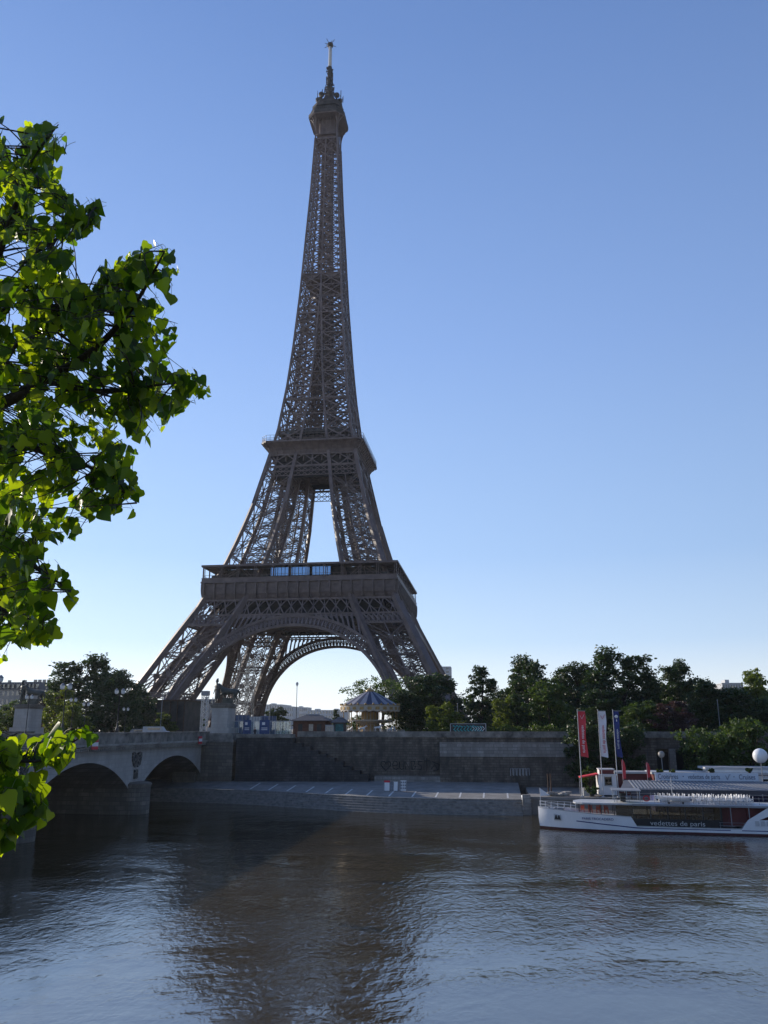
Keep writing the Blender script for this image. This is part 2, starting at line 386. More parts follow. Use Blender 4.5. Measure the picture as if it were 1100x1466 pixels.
glyph([[(.8,1.3),(.2,1.4),(.1,.9),(.7,.6),(.6,.1),(0,.15)]], ox+6.5, 1.1)
glyph([[(.4,1.9),(.4,-.1)], [(0,1.4),(.9,1.45)]], ox+7.7, 1.1)
glyph([[(0,.2),(.5,.9),(.9,.1)], [(.1,1.3),(1.2,.9),(1.1,.1),(.2,-.1)]], ox+9.0, 1.1)
mb.build('graffiti', M['black'], w)

w = thing('embankment_wall', 'long river wall with a pale band of stone courses behind the flags', 'wall', (XD, 147, 0))
LW = XE-XD
mb = MB(); mb.box2(.01, LW, .2, 2.6, 1.0, 7.2); mb.box2(.01, LW, .24, 2.6, 9.62, 10.4); mb.build('wall', M['wall'], w)
mb = MB(); mb.box2(.02, LW-.02, .12, 2.5, 7.2, 9.62); mb.build('pale_courses', M['wallpale'], w)
mb = MB(); mb.box2(0, LW, -.05, .55, 10.4, 11.42); mb.build('parapet', M['stone2'], w)
mb = MB()
for k in range(6):
    x = LW*.52+k*.55; mb.tube([(x, .17, 4.1), (x+.05, .17, 5.3), (x+.4, .17, 5.35), (x+.42, .17, 4.2)], .05, 5)
mb.build('graffiti', M['lightgrey'], w)

w = thing('tunnel_portal', 'dark stone portal with two openings and a pale pillar under the trees', 'portal', (XE, 147, 0))
x0 = sight(940,1075,147).x-XE; x1 = sight(958,1075,147).x-XE; x2 = sight(967,1075,147).x-XE; x3 = sight(990,1075,147).x-XE
mb = MB(); mb.box2(.01, x0, .2, 2.6, 1, 8.6); mb.box2(x3, 140, .2, 2.6, 1, 8.6); mb.box2(.01, 140, .2, 2.6, 8.6, 10.4); mb.build('wall', M['wall'], w)
mb = MB(); mb.box2(0, 140, -.05, .6, 10.4, 11.42); mb.build('parapet', M['stone2'], w)
mb = MB(); mb.box2(x1, x2, -.1, 1.2, 1, 8.58); mb.build('pillar', M['wallpale'], w)
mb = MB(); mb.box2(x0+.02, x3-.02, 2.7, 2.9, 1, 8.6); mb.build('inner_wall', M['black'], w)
w = thing('embankment_wall', 'stone river wall upstream of the bridge, mostly behind the leaves', 'wall', (-88, 147, 0))
mb = MB(); mb.box2(-500, -.5, .2, 2.6, -2, 10.4); mb.build('wall', M['wall'], w)
mb = MB(); mb.box2(-500, -.5, -.05, .6, 10.4, 11.3); mb.build('parapet', M['stone2'], w)

# ------------------------------------------------------------------ stone bridge
BX, BY, BW = -53.0, 148.0, 33.0
br = thing('stone_bridge', 'pale stone bridge with low arches over the river on the left', 'bridge', (BX, BY, 0))
SP, PW, ZS, ZC, ZT = 27.0, 3.5, 3.3, 7.6, 9.35
rad = ((SP/2)**2+(ZC-ZS)**2)/(2*(ZC-ZS))
def zarch(t): return sqrt(max(0, rad*rad-(t-SP/2)**2))-(rad-(ZC-ZS))+ZS
mb = MB(); sof = MB()
for s in range(5):
    ring = MB()
    yb = -s*(SP+PW)
    NA = 26
    for k in range(NA):
        t0, t1 = SP*k/NA, SP*(k+1)/NA; ya, yc = yb-t0, yb-t1; za, zb = zarch(t0), zarch(t1)
        mb.add([(0,ya,za),(0,ya,ZT),(0,yc,ZT),(0,yc,zb)], [(0,1,2,3)]); mb.add([(-BW,ya,za),(-BW,ya,ZT),(-BW,yc,ZT),(-BW,yc,zb)], [(3,2,1,0)])
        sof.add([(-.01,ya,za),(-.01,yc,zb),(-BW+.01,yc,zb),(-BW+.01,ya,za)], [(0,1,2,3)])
        # voussoir ring slightly proud of the face
        def nrm(t, z): 
            v = Vector((t-SP/2, z+(rad-(ZC-ZS))-ZS)); return v.normalized()
        n0, n1 = nrm(t0, za), nrm(t1, zb); hh = .75
        p = [(.06,ya,za),(.06,yc,zb),(.06,yc-n1.x*hh,zb+n1.y*hh),(.06,ya-n0.x*hh,za+n0.y*hh)]
        q = [(0.0,*c[1:]) for c in p]
        ring.add(p+q, [(3,2,1,0),(0,1,5,4),(2,3,7,6)])
    ring.build('arch_ring', M['bridgestone'], br)
    if s < 4:
        mb.box2(-BW, 0, yb-SP-PW, yb-SP, ZS, ZT)
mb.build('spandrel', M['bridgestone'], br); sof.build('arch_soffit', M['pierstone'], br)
for s in range(4):
    yc = -(s+1)*SP-s*PW-PW/2
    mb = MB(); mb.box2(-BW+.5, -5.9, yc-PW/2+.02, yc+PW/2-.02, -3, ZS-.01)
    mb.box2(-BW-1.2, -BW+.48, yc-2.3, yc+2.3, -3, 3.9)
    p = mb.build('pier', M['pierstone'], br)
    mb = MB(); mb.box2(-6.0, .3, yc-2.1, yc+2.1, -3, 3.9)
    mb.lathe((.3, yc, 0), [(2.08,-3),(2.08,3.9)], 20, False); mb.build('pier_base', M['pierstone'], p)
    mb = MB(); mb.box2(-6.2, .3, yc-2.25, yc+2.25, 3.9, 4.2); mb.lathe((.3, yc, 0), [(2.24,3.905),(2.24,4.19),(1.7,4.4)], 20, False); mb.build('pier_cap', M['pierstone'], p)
mb = MB(); mb.box2(-BW-.8, .9, 9.35-9.35-163, .1, 9.36, 9.62); mb.box2(-BW-1.0, 1.15, -163, .1, 9.62, 9.9)
for k in range(270): mb.box((.45, -.4-k*.6, 9.2), (.85, .26, .3))
mb.build('cornice', M['stone'], br)
mb = MB(); mb.box2(.45, .85, -163, .1, 9.9, 11.2); mb.box2(.33, .97, -163, .1, 11.2, 11.4)
mb.box2(-BW-.7, -BW-.3, -163, .1, 9.9, 11.2); mb.box2(-BW-.82, -BW-.18, -163, .1, 11.2, 11.4); mb.build('parapet', M['stone2'], br)
mb = MB(); mb.box2(-BW-.28, .43, -163, .1, 9.9, 10.28); mb.build('roadway', M['asphalt'], br)
ab = MB()
for k in range(13): ab.box2(-.5, 5.9-(.07 if k % 2 else 0), -1.4+(.05 if k % 2 else 0), 3, 2.6+k*.53, 2.6+(k+1)*.53-.03)
ab.box2(-.4, 5.7, -1.2, 3, 1.5, 9.5); ab.build('abutment', M['pierstone'], br)
mb = MB(); mb.box2(-.7, 6.0, -1.6, 3, 9.5, 9.98); mb.box2(-.35, 5.8, -1.35, 3, 9.98, 11.1); mb.build('abutment_cap', M['stone2'], br)
mb = MB(); mb.box2(-BW, 0, .3, 2.6, -2, 9.3); mb.box2(-4.8,-.6,-2.2,.28,1.5,4.4); mb.build('abutment_wall', M['pierstone'], br)
# carved winged emblem above each pier
M['emblem'] = mat('dirty_carved_stone', (.2,.19,.175), .9, var=.7, scale=3)
def emblem(yc):
    mb = MB()
    for sgn in (-1, 1):
        pts = [(.0,.0),(.35,.9),(.5,1.35),(1.0,1.6),(1.5,1.5),(1.6,1.0),(1.5,.4),(1.2,.0),(.9,-.4),(.5,-.6),(.15,-.4)]
        mb.prism([(sgn*a, b) for a, b in pts], 0, .22, lambda u, v, w_: (w_, yc+u, 7.0+v))
        for q in range(4): mb.bar((.26, yc+sgn*(.35+.3*q), 8.2-.1*q), (.26, yc+sgn*(.3+.22*q), 6.9-.05*q), .12)
    mb.ball((.2, yc, 7.55), (.2,.28,.55)); mb.ball((.25, yc+.08, 8.3), (.18,.2,.22))
    mb.prism([(-.6,-.9),(.6,-.9),(.55,-2.2),(-.55,-2.2)], 0, .14, lambda u, v, w_: (w_, yc+u, 7.0+v))
    for q in range(5): mb.bar((.2, yc-.45+.22*q, 6.0), (.2, yc-.45+.22*q, 4.9), .1)
    mb.build('carved_emblem', M['emblem'], br)
for s in range(4): emblem(-(s+1)*SP-s*PW-PW/2)

# ------------------------------------------------------------------ the iron tower (local z = height above its own base)
TX, TY, TZ = -67.8, 311.0, 4.57
tw = thing('iron_lattice_tower', 'very tall brown iron lattice tower with two wide platforms and a mast on top', 'tower', (TX, TY, TZ))
A_T = [(0,60.2),(20.3,49.9),(34.8,42.6),(51,34.3),(57.6,31.8),(66,28.6),(77.6,24.9),(89.9,21.5),(110.7,17.0),(121.9,14.8),(142.4,12.25),(158.5,10.8),(174.9,9.65),(185,8.95),(199.7,8.15),(212.5,7.5),(237,6.2),(267,5.0),(280,4.9)]
W_T = [(0,15.8),(31,15.5),(57,15.2),(66,14.4),(110,10.5),(122,10.1),(190,8.6)]
def aw(z): return table(A_T, z)
def ww(z): return min(table(W_T, z), aw(z)) if z < 188 else aw(z)
def cpt(sx, sy, ix, iy, z):
    a, w_ = aw(z), ww(z); return Vector((sx*(a-ix*w_), sy*(a-iy*w_), z))
def truss(mb, p, q, depth, t, n, lace=True, step=None):
    """open lattice girder: two chords and zigzag lacing lying in the plane with normal n"""
    p, q = Vector(p), Vector(q); d = q-p; L = d.length; d /= L; s = d.cross(Vector(n)).normalized()*depth/2
    mb.bar(p+s, q+s, t, t, n); mb.bar(p-s, q-s, t, t, n)
    if lace:
        k = max(2, int(L/(step or depth*1.1)))
        for i in range(k):
            a = p+d*(L*i/k); b = p+d*(L*(i+1)/k); sg = 1 if i % 2 else -1
            mb.bar(a+s*sg, b-s*sg, t*.6, t*.5, n)
def seg(mb, pts, w_, h=None):
    for a, b in zip(pts, pts[1:]): mb.bar(a, b, w_, h)
def face_n(sx, sy, f):     # outward normals of a leg's four faces
    return {0: (0,sy,0), 1: (sx,0,0), 2: (0,-sy,0), 3: (-sx,0,0)}[f]
FACES = {0: ((0,0),(1,0)), 1: ((0,0),(0,1)), 2: ((0,1),(1,1)), 3: ((1,0),(1,1))}
LOW = [4.6, 18, 31.5, 41.8]
MIDL = [58, 69, 80, 91, 101.6]
def zr(a, b, n): return [lerp(a, b, i/n) for i in range(n+1)]
for sx in (-1, 1):
    for sy in (-1, 1):
        mb = MB()
        # corner columns
        for ix in (0, 1):
            for iy in (0, 1):
                seg(mb, [cpt(sx,sy,ix,iy,z) for z in zr(4.4, 57, 6)], 1.85); seg(mb, [cpt(sx,sy,ix,iy,z) for z in zr(57, 115, 7)], 1.3)
        for f, (c0, c1) in FACES.items():
            n = face_n(sx, sy, f)
            for lv, dep, th in ((LOW, 1.3, .26), (MIDL, .95, .22)):
                for z0, z1 in zip(lv, lv[1:]):
                    p0, p1 = cpt(sx,sy,*c0,z0), cpt(sx,sy,*c1,z0); q0, q1 = cpt(sx,sy,*c0,z1), cpt(sx,sy,*c1,z1)
                    truss(mb, p0, q1, dep, th, n, step=dep*2.2); truss(mb, p1, q0, dep, th*.95, n, step=dep*2.2)
                    if z0 > 5: truss(mb, p0, p1, dep*.9, th*1.3, n)
                    m0, m1 = (p0+p1)/2, (q0+q1)/2
                    if f in (0, 1): mb.bar(m0, m1, .34, .3, n)                # mid member
                    e0, e1 = (p0+q0)/2, (p1+q1)/2
                    mb.bar(e0, e1, .2, .2, n)
                    c = (p0+p1+q0+q1)/4; mb.box(c, (1.5,)*3 if lv is LOW else (1.05,)*3)
            if f in (2, 3):
                for za, zb, nn in ((6, 41, 14), (60, 100, 18)):
                    zz = zr(za, zb, nn)
                    for z0, z1 in zip(zz, zz[1:]):
                        for j in range(3):
                            A, B = cpt(sx,sy,*c0,z0).lerp(cpt(sx,sy,*c1,z0), j/3), cpt(sx,sy,*c0,z1).lerp(cpt(sx,sy,*c1,z1), (j+1)/3)
                            C_, D = cpt(sx,sy,*c0,z0).lerp(cpt(sx,sy,*c1,z0), (j+1)/3), cpt(sx,sy,*c0,z1).lerp(cpt(sx,sy,*c1,z1), j/3)
                            mb.bar(A, B, .2, .16, n); mb.bar(C_, D, .19, .15, n)
            # trellis bands below the two platforms, on every face of the leg that is not the tower's outer face
            if f in (2, 3):
                for za, zb, nn in ((42, 45.2, 8), (45.6, 51, 5), (101.8, 105.4, 8), (105.7, 110.8, 3)):
                    for k in range(nn):
                        t0, t1 = k/nn, (k+1)/nn
                        A = cpt(sx,sy,*c0,za).lerp(cpt(sx,sy,*c1,za), t0); B = cpt(sx,sy,*c0,zb).lerp(cpt(sx,sy,*c1,zb), t1)
                        C_ = cpt(sx,sy,*c0,za).lerp(cpt(sx,sy,*c1,za), t1); D = cpt(sx,sy,*c0,zb).lerp(cpt(sx,sy,*c1,zb), t0)
                        mb.bar(A, B, .3, .2, n); mb.bar(C_, D, .29, .19, n)
                    for zz in (za, zb): mb.bar(cpt(sx,sy,*c0,zz), cpt(sx,sy,*c1,zz), .5, .4, n)
        leg = mb.build('leg', M['iron'], tw)
        # lift rails and the zigzag stairs inside each leg
        mb = MB()
        def ax(u, v, z): return cpt(sx, sy, u, v, z)
        for u, v in ((.36,.36),(.62,.62)):
            for z0, z1 in zip(zr(5,110,14), zr(5,110,14)[1:]):
                truss(mb, ax(u,v,z0), ax(u,v,z1), .8, .2, (sy*.7, sx*.7, .2), step=2.6)
        for z in range(8, 108, 5):
            for (u0, v0), (u1, v1) in (((.3,.3),(.62,.3)),((.3,.62),(.62,.62)),((.3,.3),(.3,.62)),((.62,.3),(.62,.62))): mb.bar(ax(u0,v0,z), ax(u1,v1,z), .16)
            mb.bar(ax(0,.4,z), ax(1,.4,z+.1), .12); mb.bar(ax(.4,0,z+.2), ax(.4,1,z+.3), .12)
        mb.build('lift_shaft', M['iron'], leg)
        mb = MB(); rr = random.Random(sx*3+sy)
        z = 6.0; k = 0
        while z < 108:
            u, v = (.18,.8) if k % 2 else (.8,.18)
            A, B = ax(u, .47, z), ax(v, .47, z+2.6); mb.bar(A, B, .9, .14)
            for dv in (.04, -.04):
                mb.bar(ax(u,.47+dv,z+1.1), ax(v,.47+dv,z+3.7), .08); mb.bar(ax(u,.47+dv,z+.6), ax(v,.47+dv,z+3.2), .06)
            mb.box(B, (1.8,1.8,.14)); z += 2.6; k += 1
        mb.build('staircase', M['iron'], leg)
        for ix in (0,1):
            for iy in (0,1):
                mb = MB(); p = cpt(sx,sy,ix,iy,4.6); mb.box((p.x,p.y,4.8),(5,5,2.6)); mb.box((p.x,p.y,6.2),(3.6,3.6,.5)); mb.build('masonry_foot', M['stone2'], leg)

# face helper: f=0 front(-y) 1 right(+x) 2 back(+y) 3 left(-x); u along the face, z height, o outward offset
def fp(f, u, z, a=None, o=0):
    a = (aw(z) if a is None else a)+o
    return Vector([(u,-a,z),(a,u,z),(-u,a,z),(-a,-u,z)][f])
FN = [(0,-1,0),(1,0,0),(0,1,0),(-1,0,0)]
# arches under the first platform
R0, R1, ZC0 = 37.3, 40.6, 4.2
for f in range(4):
    mb = MB(); th0, th1 = radians(10), radians(170); NA = 74
    for R_, wd in ((R0, 1.0), (R1, .95)):
        seg(mb, [fp(f, R_*cos(t), ZC0+R_*sin(t), o=.25) for t in zr(th0, th1, NA)], 1.0, wd)
        seg(mb, [fp(f, R_*cos(t), ZC0+R_*sin(t), o=-2.4) for t in zr(th0, th1, NA)], .5, .5)
    for k in range(NA+1):
        t = lerp(th0, th1, k/NA)
        mb.bar(fp(f, R0*cos(t), ZC0+R0*sin(t), o=.2), fp(f, R1*cos(t), ZC0+R1*sin(t), o=.2), .6, .4)
        mb.bar(fp(f, R0*cos(t), ZC0+R0*sin(t), o=.1), fp(f, R0*cos(t), ZC0+R0*sin(t), o=-2.4), .28)
        mb.bar(fp(f, R1*cos(t), ZC0+R1*sin(t), o=.1), fp(f, R1*cos(t), ZC0+R1*sin(t), o=-2.4), .28)
        if k < NA:
            t2 = lerp(th0, th1, (k+1)/NA); q = lambda r_, tt, oo=.15: fp(f, r_*cos(tt), ZC0+r_*sin(tt), o=oo)
            tm = (t+t2)/2
            for ra, rb, ta, tb in ((R0+.2,R1-.9,t,tm),(R0+.2,R1-.9,t2,tm),(R1-.9,R1-.9,t,t2),(R0+1.1,R0+1.1,t,t2)): mb.bar(q(ra,ta), q(rb,tb), .36, .2)
            mb.bar(q(R0,t,-.2), q(R0,t2,-2.3), .2); mb.bar(q(R1-1.2,tm), q(R1,tm), .3, .2)
    sf = zr(th0, th1, NA)
    for t, t2 in zip(sf, sf[1:]):
        a_, b_, c_, d_ = [fp(f, (R0+.42)*cos(x), ZC0+(R0+.42)*sin(x), o=oo) for x, oo in ((t,-.15),(t2,-.15),(t2,-2.1),(t,-2.1))]
        mb.add([a_,b_,c_,d_], [(0,1,2,3)])
    arch = mb.build('arch', M['iron'], tw)
    # spandrel arcade between the arch and the straight band
    ztop = 45.3
    NB = 13
    us = [25.5*(1-(1-k/NB)**1.0) for k in range(NB+1)]
    for sgn in (-1, 1):
        mb = MB()
        for k in range(4, NB+1):
            u = us[k]; zb = ZC0+sqrt(R1*R1-u*u)
            lean = .12*(u/25)
            p, q = fp(f, sgn*(u+lean*0), zb, o=.1), fp(f, sgn*(u-2.2*u/25), ztop, o=.1)
            mb.bar(p, q, .55, .6, FN[f])
            if k < NB:
                u2 = us[k+1]; zb2 = ZC0+sqrt(R1*R1-u2*u2); mid = (u+u2)/2-2.2*u/25
                for e in range(6):      # rounded head of each opening
                    t0, t1 = pi*e/6, pi*(e+1)/6; rr_ = (u2-u)/2
                    hz = ztop-.5-rr_
                    if hz > (zb+zb2)/2: mb.bar(fp(f, sgn*(mid+rr_*cos(t0)), hz+rr_*sin(t0), o=.12), fp(f, sgn*(mid+rr_*cos(t1)), hz+rr_*sin(t1), o=.12), .5, .5, FN[f])
        mb.build('arch_arcade', M['iron'], arch)
# trellis bands that run round the tower under both platforms
def x_band(mb, f, za, zb, ncell, w_, half=None, verts=True, bd=.6, o=.12):
    ha, hb = (aw(za), aw(zb)) if half is None else (half, half)
    for k in range(ncell):
        t0, t1 = -1+2*k/ncell, -1+2*(k+1)/ncell
        mb.bar(fp(f, t0*ha, za, o=o), fp(f, t1*hb, zb, o=o), w_, w_*.7, FN[f]); mb.bar(fp(f, t1*ha, za, o=o+.02), fp(f, t0*hb, zb, o=o+.02), w_*.97, w_*.66, FN[f])
        if verts:
            mb.bar(fp(f, (t0+t1)/2*ha, za, o=o+.1), fp(f, (t0+t1)/2*hb, zb, o=o+.1), w_*.8, w_*.6, FN[f])
    for zz, hh in ((za, ha), (zb, hb)): mb.bar(fp(f, -hh, zz, o=o+.05), fp(f, hh, zz, o=o+.05), bd, bd*.9, FN[f])
mb = MB()
for f in range(4):
    x_band(mb, f, 45.5, 51.2, 18, .36)
    for sgn in (-1, 1):        # small lattice only across the legs
        for za, zb in ((42.0, 45.2),):
            for k in range(9):
                def pp(t, z): a, w_ = aw(z), ww(z); return fp(f, sgn*lerp(a, a-w_, t), z, o=.14)
                mb.bar(pp(k/9, za), pp((k+1)/9, zb), .34, .25, FN[f]); mb.bar(pp((k+1)/9, za), pp(k/9, zb), .33, .24, FN[f])
                mb.bar(pp(k/9, (za+zb)/2), pp((k+1)/9, za), .3, .2, FN[f]); mb.bar(pp(k/9, (za+zb)/2), pp((k+1)/9, zb), .3, .2, FN[f])
            mb.bar(pp(0, za), pp(1, za), .6, .5, FN[f])
    # wide flat leg columns crossing the band
    for sgn in (-1, 1):
        seg(mb, [fp(f, sgn*(aw(z)-ww(z)), z, o=.3) for z in zr(30, 51, 6)], 1.3, .5)
        seg(mb, [fp(f, sgn*aw(z), z, o=.1) for z in zr(5, 51, 6)], 1.2, .8)
mb.build('first_trellis', M['iron'], tw)
mb = MB()
for f in range(4):
    x_band(mb, f, 105.9, 110.9, 5, .42, o=.1); x_band(mb, f, 103.65, 105.5, 15, .22, verts=False, bd=.24, o=.14); x_band(mb, f, 101.7, 103.6, 15, .21, verts=False, bd=.24, o=.1)
    for sgn in (-1, 1): seg(mb, [fp(f, sgn*(aw(z)-ww(z)), z, o=.25) for z in zr(64, 111, 5)], 1.0, .4); seg(mb, [fp(f, sgn*aw(z), z, o=.05) for z in zr(64, 111, 5)], .95, .7)
mb.build('second_trellis', M['iron'], tw)

def ring(mb, h0, h1, z0, z1):     # square ring, half widths h1 inner h0 outer
    mb.box2(-h0, h0, -h0, -h1, z0, z1); mb.box2(-h0, h0, h1, h0, z0, z1); mb.box2(-h0, -h1, -h1, h1, z0, z1); mb.box2(h1, h0, -h1, h1, z0, z1)
# first platform
pf = MB(); ring(pf, 34.6, 15.5, 56.6, 57.5)
for k in range(-7, 8):
    for s in (-1, 1): pf.box2(k*4.6-.25, k*4.6+.25, s*25-9.5, s*25+9.5, 52, 56.55); pf.box2(s*25-9.5, s*25+9.5, k*4.6-.22, k*4.6+.22, 52.1, 56.5)
for k in range(-2, 3):
    pf.bar((-33,k*7.2,46),(33,k*7.2,46),.7,1.2); pf.bar((k*7.2,-33,46.6),(k*7.2,33,46.6),.7,1.2)
for f in range(4):
    pass
plat = pf.build('first_platform', M['iron2'], tw)
mb = MB()
prof = [(33.9,51.0),(33.95,51.6),(34.3,52.4),(34.7,53.6),(34.85,55),(34.85,57.3)]
for f in range(4):
    for (h0, z0), (h1, z1) in zip(prof, prof[1:]): mb.add([fp(f,-h0,z0,h0), fp(f,h0,z0,h0), fp(f,h1,z1,h1), fp(f,-h1,z1,h1)], [(0,1,2,3)])
    for k in range(19):
        u = -34.3+68.6*k/18
        for (h0, z0), (h1, z1) in zip(prof[1:], prof[2:]): mb.bar(fp(f,u,z0,h0,.3), fp(f,u,z1,h1,.3), .62, .95, FN[f])
        mb.box(fp(f,u,56.5,34.85,.45), (.6,.6,1.0))
    for k in range(18):       # panel mouldings of the frieze
        u = -32.4+64.8*k/17; mb.bar(fp(f,u-1.45,53.4,34.75,.06), fp(f,u+1.45,53.4,34.75,.06), .14); mb.bar(fp(f,u-1.45,55.9,34.85,.05), fp(f,u+1.45,55.9,34.85,.05), .14)
ring(mb, 34.2, 33.0, 50.8, 51.25); ring(mb, 35.5, 33.0, 57.35, 57.95)
mb.build('frieze', M['iron2'], plat)
mb = MB(); ring(mb, 35.25, 34.95, 57.97, 59.1); ring(mb, 35.35, 34.85, 59.1, 59.25)
for f in range(4):
    for k in range(12):
        u = -34.6+69.2*k/11
        for d in (-.35, .35): mb.bar(fp(f,u+d,57.9,34.9), fp(f,u+d,63.4,34.9), .2)
    for k in range(46): mb.bar(fp(f,-34+68*k/45,59.2,35.1), fp(f,-34+68*k/45,60.2,35.1), .07)
    mb.bar(fp(f,-35,60.2,35.1), fp(f,35,60.2,35.1), .1)
mb.build('gallery_railing', M['iron'], plat)
mb = MB(); ring(mb, 35.3, 28.5, 63.4, 63.75); ring(mb, 35.5, 34.9, 63.25, 63.95)
for f in range(4):
    for k in range(12): u = -34.6+69.2*k/11; mb.bar(fp(f,u,63.2,35.0), fp(f,u,63.2,28.6), .3)
for s in (-1, 1): mb.box2(-9, 13, s*27.5-4, s*27.5+4, 63.8, 64.4)
mb.build('gallery_roof', M['iron2'], plat)
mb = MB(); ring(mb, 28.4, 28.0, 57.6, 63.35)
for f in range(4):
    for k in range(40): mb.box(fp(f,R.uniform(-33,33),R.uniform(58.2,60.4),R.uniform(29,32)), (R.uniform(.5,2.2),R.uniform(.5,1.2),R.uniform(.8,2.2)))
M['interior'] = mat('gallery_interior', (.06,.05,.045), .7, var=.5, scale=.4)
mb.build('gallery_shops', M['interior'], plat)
for f, u0 in ((0,-10.6),(0,-3.0),(0,4.6),(2,-9),(2,0)):
    mb = MB(); c = fp(f,u0+3.4,61,33.2); mb.box(c, (6.7,.2,4.0)); gp = mb.build('pavilion_window', M['glassblue'], plat)
    mb = MB()
    for k in range(6): mb.bar(fp(f,u0+.05+6.7*k/5,58.6,33.35), fp(f,u0+.05+6.7*k/5,63.2,33.35), .16)
    for z in (58.9, 59.7, 63.0): mb.bar(fp(f,u0,z,33.36), fp(f,u0+6.8,z,33.36), .2)
    mb.build('frame', M['dark'], gp)
M['inner_shade'] = mat('painted_inner_shade', (.022,.02,.022), .9, var=.3, scale=.3)  # near-black colour standing in for the shade inside the tower
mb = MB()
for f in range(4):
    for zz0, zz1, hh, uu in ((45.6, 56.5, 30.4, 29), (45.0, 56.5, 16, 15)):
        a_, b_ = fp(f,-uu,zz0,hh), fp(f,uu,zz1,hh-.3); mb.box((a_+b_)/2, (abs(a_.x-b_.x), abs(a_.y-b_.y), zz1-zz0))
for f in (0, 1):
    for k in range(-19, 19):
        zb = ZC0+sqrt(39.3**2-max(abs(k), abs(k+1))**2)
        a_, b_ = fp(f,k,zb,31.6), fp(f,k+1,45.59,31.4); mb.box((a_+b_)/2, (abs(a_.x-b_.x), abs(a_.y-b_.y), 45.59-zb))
mb.build('shade_plates', M['inner_shade'], plat)  # plates added behind trellis and arcade so the openings read dark
# second platform with its curved cantilever
pf = MB(); pf.box2(-18.9, 18.9, -18.9, 18.9, 114.6, 115.5); pf.box2(-16.4, 16.4, -16.4, 16.4, 110.9, 111.5)
for k in range(-4, 5): pf.bar((-16.5,k*3.6,109.4),(16.5,k*3.6,109.4),.5,2.6); pf.bar((k*3.6,-16.5,109.7),(k*3.6,16.5,109.7),.5,2.6)
plat = pf.build('second_platform', M['iron2'], tw)
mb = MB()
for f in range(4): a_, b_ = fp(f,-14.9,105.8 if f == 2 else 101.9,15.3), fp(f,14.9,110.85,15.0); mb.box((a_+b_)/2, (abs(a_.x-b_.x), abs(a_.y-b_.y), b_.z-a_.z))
mb.build('shade_plates', M['inner_shade'], plat)  # added plates, their dark colour replaces the shade under the second platform
mb = MB()
prof = [(17.05,110.6),(17.2,111.4),(17.6,112.6),(18.3,113.7),(19.3,114.7),(20.1,115.3)]
CH = 1.9
def octp(h, z): c = CH*(h-17)/3.1+.25; return [(-h+c,-h,z),(h-c,-h,z),(h,-h+c,z),(h,h-c,z),(h-c,h,z),(-h+c,h,z),(-h,h-c,z),(-h,-h+c,z)]
for (h0, z0), (h1, z1) in zip(prof, prof[1:]):
    a, b = octp(h0, z0), octp(h1, z1); mb.add(a+b, [(k,(k+1)%8,(k+1)%8+8,k+8) for k in range(8)])
for f in range(4):
    for k in range(15):
        t = -1+2*k/14
        for (h0, z0), (h1, z1) in zip(prof, prof[1:]): mb.bar(fp(f,t*(h0-.7),z0,h0,.12), fp(f,t*(h1-1.4),z1,h1,.12), .28, .4, FN[f])
o0, o1 = octp(20.35,115.25), octp(20.35,115.95); mb.add(o0+o1, [tuple(range(7,-1,-1)), tuple(range(8,16))]+[(k,(k+1)%8,(k+1)%8+8,k+8) for k in range(8)])
mb.build('cantilever', M['iron2'], plat)
mb = MB(); o = octp(20.1, 0)
for a, b in zip(o, o[1:]+o[:1]):
    a, b = Vector(a), Vector(b)
    for z in (116.5, 117.1): mb.bar(a+Vector((0,0,z)), b+Vector((0,0,z)), .12)
    nn = max(2, int((b-a).length/1.5))
    for k in range(nn+1): p = a.lerp(b, k/nn); mb.bar(p+Vector((0,0,115.9)), p+Vector((0,0,118.3)), .1)
    mb.bar(a+Vector((0,0,118.3)), b+Vector((0,0,118.3)), .08)
mb.build('railing', M['iron'], plat)
mb = MB(); ring(mb, 14.6, 5, 120.2, 120.8); ring(mb, 11, 10.6, 116, 120.2); mb.box2(-7,7,-7,7,116,123.6); ring(mb, 15, 14.7, 120.8, 122.0); ring(mb, 9, 8.5, 120.8, 124.2)
for f in range(4):
    for k in range(9): u = -12+24*k/8; mb.bar(fp(f,u,116,13.6), fp(f,u,120.2,13.6), .3)
    for k in range(-1, 2): mb.bar(fp(f,k*4.5-2,117.2,9.2), fp(f,k*4.5+2,120,9.2), .35)
    for k in range(14): mb.box(fp(f,R.uniform(-11,11),R.uniform(121,123),R.uniform(9.5,13)), (R.uniform(.4,1.6),R.uniform(.4,1.0),R.uniform(.8,2.4)))
mb.build('upper_gallery', M['interior'], plat)

